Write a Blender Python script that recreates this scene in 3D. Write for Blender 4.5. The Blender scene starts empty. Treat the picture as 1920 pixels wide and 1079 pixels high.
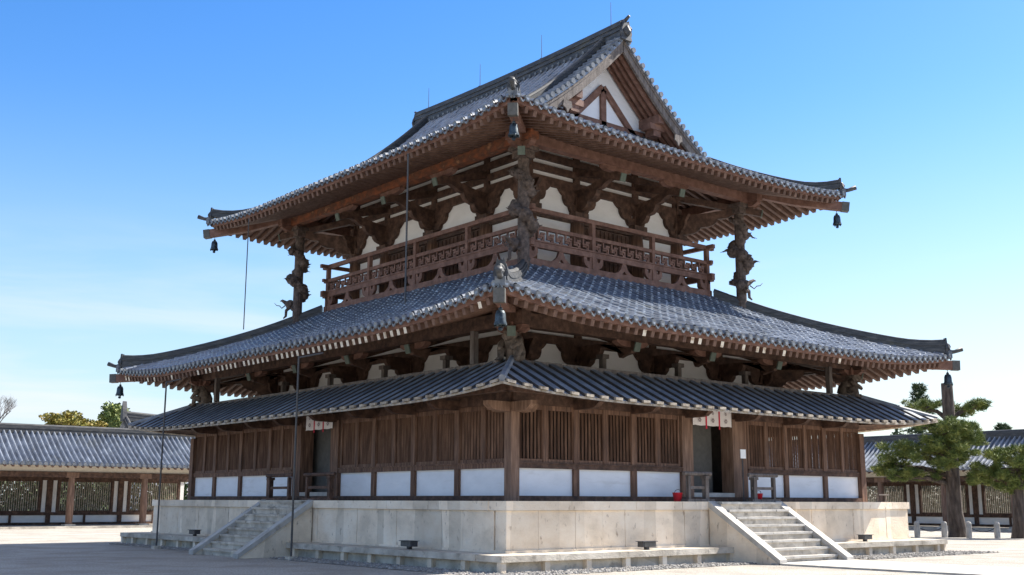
import bpy, math, random
from mathutils import Vector, Matrix
R = math.radians
rnd = random.Random(7)
scene = bpy.context.scene

# ------------------------------------------------------------------ camera, sky, sun, exposure
cam_data = bpy.data.cameras.new('camera'); cam = bpy.data.objects.new('camera', cam_data)
scene.collection.objects.link(cam); scene.camera = cam
RX = Vector((0.76553397, -0.64338812, 0.00307666)); UX = Vector((-0.12357351, -0.14233743, 0.98207415)); BX = RX.cross(UX)
M4 = Matrix((RX, UX, BX)).transposed().to_4x4(); M4.translation = Vector((-17.9945, -21.4238, 0.0079))
cam.matrix_world = M4
cam_data.sensor_width = 36; cam_data.lens = 39.055; cam_data.clip_start = 0.1; cam_data.clip_end = 3000

SUN = Vector((0.95, -0.225, 1.0)).normalized()
SUN_EL = math.asin(SUN.z); SUN_AZ = math.atan2(SUN.x, SUN.y)
sun_d = bpy.data.lights.new('sun', 'SUN'); sun_d.energy = 3.6; sun_d.angle = R(0.5); sun_d.color = (1.0, 0.95, 0.87)
sun = bpy.data.objects.new('sun', sun_d); scene.collection.objects.link(sun)
sun.rotation_euler = SUN.to_track_quat('Z', 'Y').to_euler(); sun.location = (60, -20, 70)

world = bpy.data.worlds.new('World'); scene.world = world; world.use_nodes = True
wn = world.node_tree; wn.nodes.clear()
def N(t, typ, **kw):
    n = t.nodes.new(typ)
    for k, v in kw.items():
        if hasattr(n, k): setattr(n, k, v)
    return n
wout = N(wn, 'ShaderNodeOutputWorld'); wbg = N(wn, 'ShaderNodeBackground')
sky = N(wn, 'ShaderNodeTexSky'); sky.sky_type = 'NISHITA'; sky.sun_disc = False
sky.sun_elevation = SUN_EL; sky.sun_rotation = SUN_AZ; sky.air_density = 1.2; sky.dust_density = 0.35; sky.ozone_density = 2.0
wtc = N(wn, 'ShaderNodeTexCoord')
# thin wisps of cloud low above the horizon
wmap = N(wn, 'ShaderNodeMapping'); wmap.inputs['Scale'].default_value = (1.3, 1.3, 10.0); wmap.inputs['Rotation'].default_value = (0.12, -0.10, 0.3)
wnz = N(wn, 'ShaderNodeTexNoise'); wnz.inputs['Scale'].default_value = 1.7; wnz.inputs['Detail'].default_value = 7; wnz.inputs['Roughness'].default_value = 0.55; wnz.inputs['Distortion'].default_value = 0.4
wcr = N(wn, 'ShaderNodeValToRGB'); wcr.color_ramp.elements[0].position = 0.47; wcr.color_ramp.elements[1].position = 0.64
wsep = N(wn, 'ShaderNodeSeparateXYZ')
wlow = N(wn, 'ShaderNodeMapRange'); wlow.inputs['From Min'].default_value = 0.02; wlow.inputs['From Max'].default_value = 0.27
wlow.inputs['To Min'].default_value = 0.9; wlow.inputs['To Max'].default_value = 0.0; wlow.interpolation_type = 'SMOOTHSTEP'
wmul = N(wn, 'ShaderNodeMath', operation='MULTIPLY')
wmix = N(wn, 'ShaderNodeMix', data_type='RGBA'); wmix.inputs[7].default_value = (4.3, 4.55, 4.9, 1)
L = wn.links.new
L(wtc.outputs['Generated'], wmap.inputs['Vector']); L(wmap.outputs[0], wnz.inputs['Vector']); L(wnz.outputs['Fac'], wcr.inputs[0])
L(wtc.outputs['Generated'], wsep.inputs[0]); L(wsep.outputs['Z'], wlow.inputs['Value'])
L(wcr.outputs[0], wmul.inputs[0]); L(wlow.outputs[0], wmul.inputs[1]); L(wmul.outputs[0], wmix.inputs[0])
wsat = N(wn, 'ShaderNodeHueSaturation'); wsat.inputs['Saturation'].default_value = 1.42; wsat.inputs['Hue'].default_value = 0.512
L(sky.outputs[0], wsat.inputs['Color'])
whz = N(wn, 'ShaderNodeMapRange'); whz.inputs['From Min'].default_value = 0.0; whz.inputs['From Max'].default_value = 0.36; whz.inputs['To Min'].default_value = 0.72; whz.inputs['To Max'].default_value = 0.0; whz.interpolation_type = 'SMOOTHSTEP'
whm = N(wn, 'ShaderNodeMix', data_type='RGBA'); whm.inputs[7].default_value = (2.75, 3.5, 4.4, 1)
whd = N(wn, 'ShaderNodeVectorMath', operation='DOT_PRODUCT'); hs = Vector((SUN.x, SUN.y, 0)).normalized(); whd.inputs[1].default_value = hs
whr = N(wn, 'ShaderNodeMapRange'); whr.inputs['From Min'].default_value = 0.25; whr.inputs['From Max'].default_value = 0.85; whr.interpolation_type = 'SMOOTHSTEP'
whc = N(wn, 'ShaderNodeMix', data_type='RGBA'); whc.inputs[6].default_value = (2.55, 3.4, 4.4, 1); whc.inputs[7].default_value = (4.0, 4.3, 4.7, 1)
L(wtc.outputs['Generated'], whd.inputs[0]); L(whd.outputs['Value'], whr.inputs['Value']); L(whr.outputs[0], whc.inputs[0]); L(whc.outputs[2], whm.inputs[7])
L(wsep.outputs['Z'], whz.inputs['Value']); L(whz.outputs[0], whm.inputs[0]); L(wsat.outputs[0], whm.inputs[6])
# pale neutral fill mixed into the unseen sky overhead, added to lighten shade
wvz = N(wn, 'ShaderNodeMapRange'); wvz.inputs['From Min'].default_value = 0.52; wvz.inputs['From Max'].default_value = 0.85; wvz.inputs['To Min'].default_value = 0.0; wvz.inputs['To Max'].default_value = 0.62; wvz.interpolation_type = 'SMOOTHSTEP'
wvm = N(wn, 'ShaderNodeMix', data_type='RGBA'); wvm.inputs[7].default_value = (4.6, 4.5, 4.4, 1)
L(wsep.outputs['Z'], wvz.inputs['Value']); L(wvz.outputs[0], wvm.inputs[0]); L(whm.outputs[2], wvm.inputs[6]); L(wvm.outputs[2], wmix.inputs[6]); L(wmix.outputs[2], wbg.inputs['Color']); L(wbg.outputs[0], wout.inputs[0])
wbg.inputs['Strength'].default_value = 0.065
scene.view_settings.view_transform = 'Standard'; scene.view_settings.look = 'None'
scene.view_settings.exposure = 1.76; scene.view_settings.gamma = 1.0
scene.render.engine = 'CYCLES'; scene.cycles.max_bounces = 6

# ------------------------------------------------------------------ materials
MATS = {}
def mat(name, cols, rough=0.7, scale=(6, 6, 6), spec=0.4, detail=5, bump=0.0, bscale=30, lo=0.3, hi=0.7, metal=0, spots=None, cell=None):
    """procedural material: noise between colours; optional voronoi cell tint and dark spots/stains"""
    m = bpy.data.materials.new(name); m.use_nodes = True; t = m.node_tree
    b = t.nodes['Principled BSDF']; b.inputs['Roughness'].default_value = rough; b.inputs['Metallic'].default_value = metal
    b.inputs['Specular IOR Level'].default_value = spec
    tc = N(t, 'ShaderNodeTexCoord'); mp = N(t, 'ShaderNodeMapping'); mp.inputs['Scale'].default_value = scale
    nz = N(t, 'ShaderNodeTexNoise'); nz.inputs['Scale'].default_value = 1; nz.inputs['Detail'].default_value = detail; nz.inputs['Roughness'].default_value = 0.6
    cr = N(t, 'ShaderNodeValToRGB'); e = cr.color_ramp.elements
    n = len(cols)
    while len(e) < n: e.new(0.5)
    for i, c in enumerate(cols):
        e[i].position = lo + (hi-lo)*i/max(1, n-1); e[i].color = (*c, 1)
    t.links.new(tc.outputs['Object'], mp.inputs[0]); t.links.new(mp.outputs[0], nz.inputs['Vector']); t.links.new(nz.outputs['Fac'], cr.inputs[0])
    col = cr.outputs[0]
    if cell:
        mc = N(t, 'ShaderNodeMapping'); mc.inputs['Scale'].default_value = cell[0]
        vo = N(t, 'ShaderNodeTexVoronoi'); vo.inputs['Scale'].default_value = 1
        t.links.new(tc.outputs['Object'], mc.inputs[0]); t.links.new(mc.outputs[0], vo.inputs['Vector'])
        sx = N(t, 'ShaderNodeSeparateColor'); t.links.new(vo.outputs['Color'], sx.inputs[0])
        mr = N(t, 'ShaderNodeMapRange'); mr.inputs['To Min'].default_value = 1-cell[1]; mr.inputs['To Max'].default_value = 1+cell[1]
        t.links.new(sx.outputs[0], mr.inputs['Value'])
        mx = N(t, 'ShaderNodeVectorMath', operation='SCALE'); t.links.new(col, mx.inputs[0]); t.links.new(mr.outputs[0], mx.inputs['Scale'])
        col = mx.outputs[0]
    if spots:
        sc, thr, amt, scol = spots
        ms = N(t, 'ShaderNodeMapping'); ms.inputs['Scale'].default_value = sc
        ns = N(t, 'ShaderNodeTexNoise'); ns.inputs['Scale'].default_value = 1; ns.inputs['Detail'].default_value = 6; ns.inputs['Roughness'].default_value = 0.65
        mr = N(t, 'ShaderNodeMapRange'); mr.inputs['From Min'].default_value = thr; mr.inputs['From Max'].default_value = thr+0.13; mr.inputs['To Max'].default_value = amt
        mx = N(t, 'ShaderNodeMix', data_type='RGBA'); mx.inputs[7].default_value = (*scol, 1)
        t.links.new(tc.outputs['Object'], ms.inputs[0]); t.links.new(ms.outputs[0], ns.inputs['Vector']); t.links.new(ns.outputs['Fac'], mr.inputs['Value'])
        t.links.new(mr.outputs[0], mx.inputs[0]); t.links.new(col, mx.inputs[6]); col = mx.outputs[2]
    t.links.new(col, b.inputs['Base Color'])
    if bump:
        bn = N(t, 'ShaderNodeTexNoise'); bn.inputs['Scale'].default_value = bscale; bn.inputs['Detail'].default_value = 5
        bp_ = N(t, 'ShaderNodeBump'); bp_.inputs['Strength'].default_value = bump; bp_.inputs['Distance'].default_value = 0.03
        t.links.new(tc.outputs['Object'], bn.inputs['Vector']); t.links.new(bn.outputs['Fac'], bp_.inputs['Height']); t.links.new(bp_.outputs[0], b.inputs['Normal'])
    MATS[name] = m
    return m
wood = mat('dark_wood', [(.036, .019, .013), (.085, .045, .029), (.155, .086, .058)], .75, (5, 5, 5), bump=.3)
woodv = mat('vertical_wood', [(.072, .037, .024), (.15, .079, .049), (.275, .155, .099)], .75, (14, 14, 1.1), bump=.3, spots=((1.1, 1.1, .8), .56, .6, (.075, .045, .032)))
woodr = mat('red_brown_wood', [(.115, .056, .038), (.185, .094, .065), (.26, .144, .105)], .7, (4, 4, 4), bump=.25)
woodo = mat('weathered_red_beam', [(.36, .11, .04), (.22, .075, .033), (.11, .05, .03), (.40, .19, .09)], .75, (3.2, 3.2, 5), bump=.3, lo=.3, hi=.72)
woodg = mat('grey_weathered_wood', [(.075, .060, .050), (.14, .115, .10), (.22, .185, .16)], .8, (9, 9, 2), bump=.3)
woodl = mat('pale_column_wood', [(.11, .060, .038), (.20, .115, .075), (.30, .185, .125)], .75, (12, 12, 1.2), bump=.3)
raft = mat('rafter_wood', [(.08, .042, .028), (.135, .074, .05), (.20, .116, .08)], .75, (5, 5, 5), bump=.2)
tipm = mat('painted_rafter_end', [(.36, .27, .18), (.62, .52, .40), (.74, .66, .54)], .75, (5, 5, 9), lo=.34, hi=.55)
plaster = mat('white_plaster', [(.74, .715, .68), (.85, .83, .81)], .85, (1.2, 1.2, 2.2), spec=.15)
plasterw = mat('clean_white_plaster', [(.77, .77, .78), (.87, .87, .88)], .8, (1.5, 1.5, 3), spec=.2, spots=((1.1, 1.1, 5), .57, .5, (.64, .62, .59)))
tile = mat('roof_tile', [(.095, .110, .138), (.16, .182, .22), (.26, .285, .32)], .34, (1.4, 1.4, 1.4), spec=1.0, cell=((3.1, 3.1, 3.4), .24), spots=((.9, .9, .9), .55, .45, (.17, .165, .13)))
tilee = mat('tile_end', [(.07, .077, .088), (.13, .14, .155), (.22, .23, .235)], .45, (5, 5, 5), spec=.5)
ridge = mat('ridge_tile', [(.026, .027, .029), (.050, .051, .053), (.095, .092, .088)], .55, (2.5, 2.5, 14), spec=.45, spots=((2, 2, 2), .56, .6, (.11, .10, .07)))
board = mat('roof_board', [(.13, .142, .162), (.20, .215, .24), (.285, .295, .31)], .6, (1.5, 1.5, 1.5), spec=.4, bump=.2, cell=((2, 2, .6), .14))
boarde = mat('board_edge', [(.16, .12, .08), (.32, .27, .21), (.48, .42, .34)], .75, (5, 5, 5))
stone = mat('cream_stone', [(.60, .50, .38), (.75, .63, .485), (.82, .72, .58)], .85, (1.3, 1.3, 1.8), spec=.2, bump=.4, bscale=22, spots=((7.5, 7.5, 3.6), .60, .85, (.24, .17, .12)), cell=((1.0, 1.0, .05), .16))
stoneg = mat('grey_stone', [(.36, .315, .255), (.50, .445, .365), (.62, .56, .47)], .85, (2, 2, 2), spec=.2, bump=.35, bscale=25, spots=((2.6, 2.6, 3), .53, .7, (.19, .165, .135)), cell=((1.3, 1.3, 3), .16))
stonew = mat('pale_step_stone', [(.33, .31, .28), (.45, .425, .385), (.54, .515, .47)], .8, (2.5, 2.5, 2.5), spec=.2, bump=.25, bscale=25, spots=((3, 3, 3), .56, .55, (.25, .22, .18)))
gap_shade = mat('board_gap_shade', [(.06, .05, .04), (.1, .08, .07)], .9)  # shadow gaps beside the roof boards put into colour, with dark weathered board sides
gravelg = mat('gravel_ground', [(.21, .19, .165), (.375, .348, .305), (.54, .51, .46)], .9, (20, 20, 20), spec=.1, bump=1.0, bscale=34, spots=((.6, .6, .6), .46, .55, (.27, .24, .20)), cell=((.5, .5, .5), .07))
pebble = mat('pebbles', [(.10, .095, .09), (.24, .225, .205), (.42, .40, .37)], .85, (7, 7, 7), spec=.2)
bronze = mat('green_bronze', [(.02, .028, .032), (.04, .055, .065), (.08, .11, .125)], .5, (10, 10, 10), metal=.5)
greenp = mat('verdigris_plate', [(.09, .12, .095), (.14, .17, .14)], .7, (9, 9, 9))
greyp = mat('lead_cap', [(.07, .068, .06), (.12, .115, .105)], .6, (9, 9, 9))
iron = mat('dark_iron', [(.05, .05, .055), (.09, .09, .095)], .5, (9, 9, 9), metal=.4)
pole_m = mat('grey_pole', [(.06, .055, .055), (.09, .085, .08)], .5, (9, 9, 2), metal=.2)
redp = mat('red_plastic', [(.62, .02, .03), (.70, .03, .04)], .35, (3, 3, 3), spec=.5)
redc = mat('red_cloth', [(.5, .02, .05), (.6, .03, .06)], .8)
cloth = mat('white_cloth', [(.74, .68, .65), (.82, .78, .76)], .9, (3, 3, 3), spec=.1)
crest = mat('crest_ink', [(.28, .22, .22), (.34, .28, .28)], .9)
dragonm = mat('carved_wood', [(.045, .032, .026), (.10, .072, .057), (.18, .13, .105)], .8, (9, 9, 9), bump=.6, bscale=28)
lionm = mat('carved_grey_wood', [(.08, .06, .046), (.15, .115, .09), (.24, .19, .15)], .8, (9, 9, 9), bump=.6, bscale=28)
paper = mat('white_sign', [(.78, .77, .74), (.83, .82, .80)], .6)
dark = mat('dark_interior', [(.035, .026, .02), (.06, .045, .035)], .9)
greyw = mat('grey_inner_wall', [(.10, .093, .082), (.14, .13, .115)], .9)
bark = mat('bark', [(.035, .026, .022), (.085, .065, .053), (.15, .12, .10)], .9, (7, 7, 1.6), bump=.9, bscale=14)
needle = mat('pine_needle', [(.055, .09, .022), (.15, .19, .045), (.34, .35, .10)], .6, (1.7, 1.7, 1.7), spec=.3)
leafd = mat('dark_leaf', [(.035, .06, .022), (.07, .105, .035)], .6, (1.2, 1.2, 1.2), spec=.3)
leafy = mat('yellow_leaf', [(.09, .12, .022), (.22, .19, .035), (.30, .20, .05)], .6, (.8, .8, .8), spec=.3)
cream = mat('cream_plaster', [(.62, .55, .45), (.70, .63, .53)], .85)

# ------------------------------------------------------------------ mesh helpers
class MB:
    def __init__(s): s.v = []; s.f = []; s.m = []
    def poly(s, pts, mi=0):
        i = len(s.v); s.v += [tuple(p) for p in pts]; s.f.append(tuple(range(i, i+len(pts)))); s.m.append(mi)
    def box(s, x0, x1, y0, y1, z0, z1, mi=0):
        if x0 > x1: x0, x1 = x1, x0
        if y0 > y1: y0, y1 = y1, y0
        i = len(s.v)
        s.v += [(x0, y0, z0), (x1, y0, z0), (x1, y1, z0), (x0, y1, z0), (x0, y0, z1), (x1, y0, z1), (x1, y1, z1), (x0, y1, z1)]
        for q in ((0, 3, 2, 1), (4, 5, 6, 7), (0, 1, 5, 4), (1, 2, 6, 5), (2, 3, 7, 6), (3, 0, 4, 7)):
            s.f.append(tuple(i+k for k in q)); s.m.append(mi)
    def hexa(s, c8, mi=0):
        i = len(s.v); s.v += [tuple(p) for p in c8]
        for q in ((0, 3, 2, 1), (4, 5, 6, 7), (0, 1, 5, 4), (1, 2, 6, 5), (2, 3, 7, 6), (3, 0, 4, 7)):
            s.f.append(tuple(i+k for k in q)); s.m.append(mi)
    def beam(s, p, q, w, h, mi=0, endmi=None):
        p = Vector(p); q = Vector(q); d = (q-p).normalized(); up = Vector((0, 0, 1))
        if abs(d.z) > .95: up = Vector((0, 1, 0))
        sd = d.cross(up).normalized()*w/2; uu = sd.cross(d).normalized()*h/2
        s.hexa([p-sd-uu, p+sd-uu, q+sd-uu, q-sd-uu, p-sd+uu, p+sd+uu, q+sd+uu, q-sd+uu], mi)
        if endmi is not None: s.m[-3] = endmi   # the face round q (indices 2,3,7,6 is -2)
    def prism(s, A, off, mi=0, emi=None):
        off = Vector(off); A = [Vector(a) for a in A]; B = [a+off for a in A]; n = len(A); i = len(s.v)
        s.v += [tuple(a) for a in A]+[tuple(b) for b in B]
        s.f.append(tuple(i+k for k in range(n))[::-1]); s.m.append(mi); s.f.append(tuple(i+n+k for k in range(n))); s.m.append(mi)
        for k in range(n):
            s.f.append((i+k, i+(k+1) % n, i+n+(k+1) % n, i+n+k)); s.m.append(mi if emi is None else emi)
    def tube(s, pts, rad, n=8, mi=0, caps=True, squash=1.0):
        pts = [Vector(p) for p in pts]; m = len(pts)
        if not hasattr(rad, '__len__'): rad = [rad]*m
        i0 = len(s.v); ref = None
        for k, p in enumerate(pts):
            d = (pts[min(k+1, m-1)]-pts[max(k-1, 0)]).normalized()
            if ref is None:
                ref = Vector((0, 0, 1)) if abs(d.z) < .9 else Vector((1, 0, 0))
            a = d.cross(ref).normalized(); b = a.cross(d).normalized(); ref = b
            for j in range(n):
                t = 2*math.pi*j/n; s.v.append(tuple(p+a*math.cos(t)*rad[k]+b*math.sin(t)*rad[k]*squash))
        for k in range(m-1):
            for j in range(n):
                a = i0+k*n+j; b = i0+k*n+(j+1) % n
                s.f.append((a, b, b+n, a+n)); s.m.append(mi)
        if caps:
            s.f.append(tuple(i0+j for j in range(n))[::-1]); s.m.append(mi)
            s.f.append(tuple(i0+(m-1)*n+j for j in range(n))); s.m.append(mi)
    def lathe(s, prof, c=(0, 0), n=16, mi=0):
        s_pts = [(c[0], c[1], z) for r, z in prof]; i0 = len(s.v)
        for r, z in prof:
            for j in range(n):
                t = 2*math.pi*j/n; s.v.append((c[0]+r*math.cos(t), c[1]+r*math.sin(t), z))
        for k in range(len(prof)-1):
            for j in range(n):
                a = i0+k*n+j; b = i0+k*n+(j+1) % n; s.f.append((a, b, b+n, a+n)); s.m.append(mi)
        s.f.append(tuple(i0+j for j in range(n))[::-1]); s.m.append(mi)
        s.f.append(tuple(i0+(len(prof)-1)*n+j for j in range(n))); s.m.append(mi)
    def blob(s, c, r, seed=0, bumps=.12, mi=0, nu=14, nv=9):
        rr = random.Random(seed); i0 = len(s.v); ph = [rr.uniform(0, 6) for _ in range(4)]
        for a in range(nv+1):
            th = math.pi*a/nv
            for b in range(nu):
                f = 2*math.pi*b/nu
                k = 1+bumps*math.sin(3*f+ph[0]+2*th)*math.sin(th)+bumps*.7*math.sin(5*f+ph[1]-3*th)*math.sin(th)
                s.v.append((c[0]+r[0]*k*math.sin(th)*math.cos(f), c[1]+r[1]*k*math.sin(th)*math.sin(f), c[2]+r[2]*math.cos(th)))
        for a in range(nv):
            for b in range(nu):
                p = i0+a*nu+b; q = i0+a*nu+(b+1) % nu; s.f.append((p, p+nu, q+nu, q)); s.m.append(mi)
    def mesh(s, name, mats, off=(0, 0, 0), smooth=False):
        me = bpy.data.meshes.new(name); o = off
        me.from_pydata([(a-o[0], b-o[1], c-o[2]) for a, b, c in s.v], [], s.f)
        if not isinstance(mats, (list, tuple)): mats = [mats]
        for m in mats: me.materials.append(m)
        if len(mats) > 1: me.polygons.foreach_set('material_index', s.m)
        if smooth: me.polygons.foreach_set('use_smooth', [True]*len(me.polygons))
        me.validate(); me.update()
        return me
    def build(s, name, mats, parent=None, smooth=False, label=None, kind=None, loc=None):
        off = ORIG.get(parent.name, (0, 0, 0)) if parent is not None else (loc or (0, 0, 0))
        me = s.mesh(name, mats, off, smooth)
        o = bpy.data.objects.new(name, me); scene.collection.objects.link(o)
        if parent is not None: o.parent = parent
        else: o.location = off
        ORIG[o.name] = tuple(off)
        if label: o['label'] = label
        if kind: o['kind'] = kind
        return o
ORIG = {}
def thing(name, label, cat, loc=(0, 0, 0), group=None, rotz=0):
    o = bpy.data.objects.new(name, None); scene.collection.objects.link(o); o.location = loc; o.rotation_euler.z = rotz
    o.empty_display_size = .3; ORIG[o.name] = tuple(loc); o['label'] = label; o['category'] = cat
    if group: o['group'] = group
    return o
def tag(o, label, cat, group=None):
    o['label'] = label; o['category'] = cat
    if group: o['group'] = group
    return o
def inst(me, name, parent, loc, rotz=0, label=None):
    o = bpy.data.objects.new(name, me); scene.collection.objects.link(o); o.parent = parent
    off = ORIG[parent.name]; o.location = (loc[0]-off[0], loc[1]-off[1], loc[2]-off[2]); o.rotation_euler.z = rotz
    ORIG[o.name] = tuple(off)
    if label: o['label'] = label
    return o
def copy_tree(o, parent=None):
    c = o.copy(); scene.collection.objects.link(c)
    if parent is not None: c.parent = parent
    for ch in list(o.children): copy_tree(ch, c)
    return c
def dup(root, loc, rotz=0, label=None):
    c = copy_tree(root); c.location = loc; c.rotation_euler.z = rotz
    if label: c['label'] = label
    return c

# ------------------------------------------------------------------ the plan: W (front right face) x LL (left face); z = 0 on the stone podium; ground at GZ
W, LL, GZ = 15.27, 18.5, -1.6
def SL(s): return W if s in (0, 3) else LL
def SP(s, u, e, z):
    if s == 0: return (u, -e, z)
    if s == 1: return (-e, u, z)
    if s == 2: return (W+e, u, z)
    return (u, LL+e, z)
ROT = {0: 0, 1: -math.pi/2, 2: math.pi/2, 3: math.pi}
def sbox(mb, s, u0, u1, e0, e1, z0, z1, mi=0):
    a = SP(s, u0, e0, z0); b = SP(s, u1, e1, z1); mb.box(a[0], b[0], a[1], b[1], z0, z1, mi)
class Roof:
    def __init__(s, E, z0, a, b, rise, Lc, fd, dend): s.E = E; s.z0 = z0; s.a = a; s.b = b; s.rise = rise; s.Lc = Lc; s.fd = fd; s.dend = dend
    def g(s, c): return max(0, 1-max(c, 0)/s.Lc)**3
    def fade(s, d): return max(0, 1-max(d, 0)/s.fd)**1.5
    def lift(s, sd, u, d):
        c = min(u+s.E, SL(sd)+s.E-u)-d
        return s.rise*s.fade(d)*s.g(c)
    def z(s, sd, u, d): return s.z0+s.a*d+s.b*d*d+s.lift(sd, u, d)
    def hipz(s, d): return s.z0+s.a*d+s.b*d*d+s.rise*s.fade(d)
RL = Roof(2.3, 4.46, .33, .02, .42, 7.0, 4.5, 5.72)
RU = Roof(0.02, 10.34, .2915, .0494, .30, 6.0, 4.0, 7.635)

def tile_rows(mb, rf, sd, u0, u1, dmax, step=.30, pitch=.325, caps=True, fine=True):
    n = max(1, round((u1-u0)/pitch)); p = (u1-u0)/n
    prof = [(0, -.022), (.11, -.012), (.225, .0), (.245, .035), (.32, .07), (.41, .09), (.5, .097), (.59, .09), (.68, .07), (.755, .035), (.775, 0), (.89, -.012)] if fine else [(0, -.02), (.23, 0), (.3, .06), (.5, .09), (.7, .06), (.77, 0)]
    us = [(u0+p*(k+t), h) for k in range(n) for t, h in prof]+[(u1, -.022)]
    dm = [dmax(u) for u, h in us]; D = max(dm)
    lev = []; d = 0
    st = step if fine else step*3
    while d < D:
        lev += [(d, .026), (min(d+st, D), .0)]; d += st
    i0 = len(mb.v); nu = len(us)
    jr = random.Random(sd*17+int(u0*10)+int(rf.E*3)); rj = [jr.uniform(-.010, .012) for _ in range(n+1)]; wj = [jr.uniform(0, 6.28) for _ in range(n+1)]; nprof = len(prof)
    for li, (d, off) in enumerate(lev):
        lj = [jr.uniform(-.009, .009) for _ in range(n+1)] if li % 2 == 0 else lj
        for ui, ((u, h), m_) in enumerate(zip(us, dm)):
            row = min(ui//nprof, n)
            dd = min(d, m_); k = .0 if dd < m_ or d <= m_+.001 else 0
            mb.v.append(SP(sd, u+(.012*math.sin(d*1.3+wj[row]) if h > 0 else 0), rf.E-dd, rf.z(sd, u, dd)+h+off+(rj[row]+lj[row] if h > 0 else 0)))
    for k in range(len(lev)-1):
        d0 = lev[k][0]
        for j in range(nu-1):
            if d0 >= dm[j] and d0 >= dm[j+1]: continue
            a = i0+k*nu+j; mb.f.append((a, a+1, a+1+nu, a+nu)); mb.m.append(0)
    if caps:
        for k in range(n):
            u = u0+p*(k+.5); z = rf.z(sd, u, 0)+.02
            c0 = SP(sd, u, rf.E-.02, z); c1 = SP(sd, u, rf.E+.05, z-.01)
            mb.tube([c0, c1], .088, 10, 1); c2 = SP(sd, u, rf.E+.052, z-.01); mb.tube([c1, c2], .05, 8, 0)
            # curved lip of the pan tile
            ua, ub = u0+p*(k-.24), u0+p*(k+.24)
            if k == 0: ua = u0
            pts = []
            for i in range(6):
                t = i/5; uu = ua+(ub-ua)*t; pts.append(SP(sd, uu, rf.E+.03, rf.z(sd, uu, 0)-.025-.055*math.sin(math.pi*t)))
            for i in range(5, -1, -1):
                t = i/5; uu = ua+(ub-ua)*t; pts.append(SP(sd, uu, rf.E+.03, rf.z(sd, uu, 0)-.065-.075*math.sin(math.pi*t)))
            a = Vector(SP(sd, 0, rf.E+.03, 0)); b = Vector(SP(sd, 0, rf.E-.01, 0)); mb.prism(pts, b-a, 1)

def curve_beam(mb, rf, sd, e0, e1, zlo, zhi, mi=0, n=28):
    E = rf.E; ua, ub = -max(e0, e1), SL(sd)+max(e0, e1)
    sec = []
    for k in range(n+1):
        t = k/n; u = ua+(ub-ua)*t
        l = rf.lift(sd, max(-E, min(SL(sd)+E, u)), E-max(e0, e1))
        sec.append([SP(sd, u, e0, zlo+l), SP(sd, u, e1, zlo+l), SP(sd, u, e1, zhi+l), SP(sd, u, e0, zhi+l)])
    for k in range(n):
        a, b = sec[k], sec[k+1]
        mb.hexa([a[0], a[1], b[1], b[0], a[3], a[2], b[2], b[3]], mi)

def path_ridge(mb, pts, w, h, layers=4, cap=.085, mi=0):
    """stacked ridge tiles along a path: layers of alternating width, round cap on top"""
    pts = [Vector(p) for p in pts]; m = len(pts); sides = []
    for k in range(m):
        d = (pts[min(k+1, m-1)]-pts[max(k-1, 0)]); d.z = 0; d.normalize(); sides.append(Vector((-d.y, d.x, 0)))
    for l in range(layers):
        ww = w/2*(1.0 if l % 2 == 0 else .84); z0 = h*l/layers-(.12 if l == 0 else 0); z1 = h*(l+1)/layers
        for k in range(m-1):
            p, q, sp, sq = pts[k], pts[k+1], sides[k]*ww, sides[k+1]*ww; Z0 = Vector((0, 0, z0)); Z1 = Vector((0, 0, z1))
            mb.hexa([p-sp+Z0, p+sp+Z0, q+sq+Z0, q-sq+Z0, p-sp+Z1, p+sp+Z1, q+sq+Z1, q-sq+Z1], mi)
    mb.tube([p+Vector((0, 0, h+.02)) for p in pts], cap, 8, mi)
def demon_tile(mb, p, out, w=.5, h=.62, th=.12, mi=0):
    """carved ridge-end tile: horned plate facing `out` with a boss"""
    p = Vector(p); out = Vector(out).normalized(); sd = Vector((-out.y, out.x, 0))
    prof = [(-.5, 0), (-.42, .18), (-.5, .36), (-.40, .62), (-.30, .74), (-.22, .98), (-.12, .82), (0, .9), (.12, .82), (.22, .98), (.30, .74), (.40, .62), (.5, .36), (.42, .18), (.5, 0)]
    mb.prism([p+sd*a*w+Vector((0, 0, b*h)) for a, b in prof], out*th, mi)
    c = p+out*(th+.02)+Vector((0, 0, h*.45)); mb.blob(c, (w*.26, w*.26, h*.28), 3, .2, mi)

# ------------------------------------------------------------------ ground and setting
g = MB(); g.poly([(-500, -500, GZ), (700, -500, GZ), (700, 700, GZ), (-500, 700, GZ)]); gr = g.build('ground', gravelg, kind='structure')
g = MB()
for k in range(14):
    y = -3.15-k*1.45
    for x0, x1 in ((6.12, 7.7), (7.715, 9.38)): g.box(x0, x1, y-1.435, y, GZ-.05, GZ+.045)
g.build('paved_path', stonew, kind='structure')

# pebble gutter along the terrace
def pebbles(strips, n, name):
    mb = MB()
    for (x0, x1, y0, y1) in strips:
        for _ in range(n):
            x = rnd.uniform(x0, x1); y = rnd.uniform(y0, y1); r = rnd.uniform(.022, .06)
            a = rnd.uniform(0, 3); i = len(mb.v); ca, sa = math.cos(a)*r, math.sin(a)*r
            hh = r*rnd.uniform(.5, .9)
            z = GZ+.012
            mb.v += [(x+ca, y+sa, z), (x-sa, y+ca, z), (x-ca*1.2, y-sa*1.2, z), (x+sa, y-ca, z), (x+ca*.4, y+sa*.4, z+hh), (x-ca*.4, y-sa*.4, z+hh*.85)]
            for q in ((0, 1, 4), (1, 2, 5), (1, 5, 4), (2, 3, 5), (3, 0, 4), (3, 4, 5)): mb.f.append(tuple(i+t for t in q)); mb.m.append(0)
    o = mb.build(name, pebble, kind='stuff'); tag(o, 'loose grey pebbles filling the drainage strip along the terrace foot', 'pebbles'); return o
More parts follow.
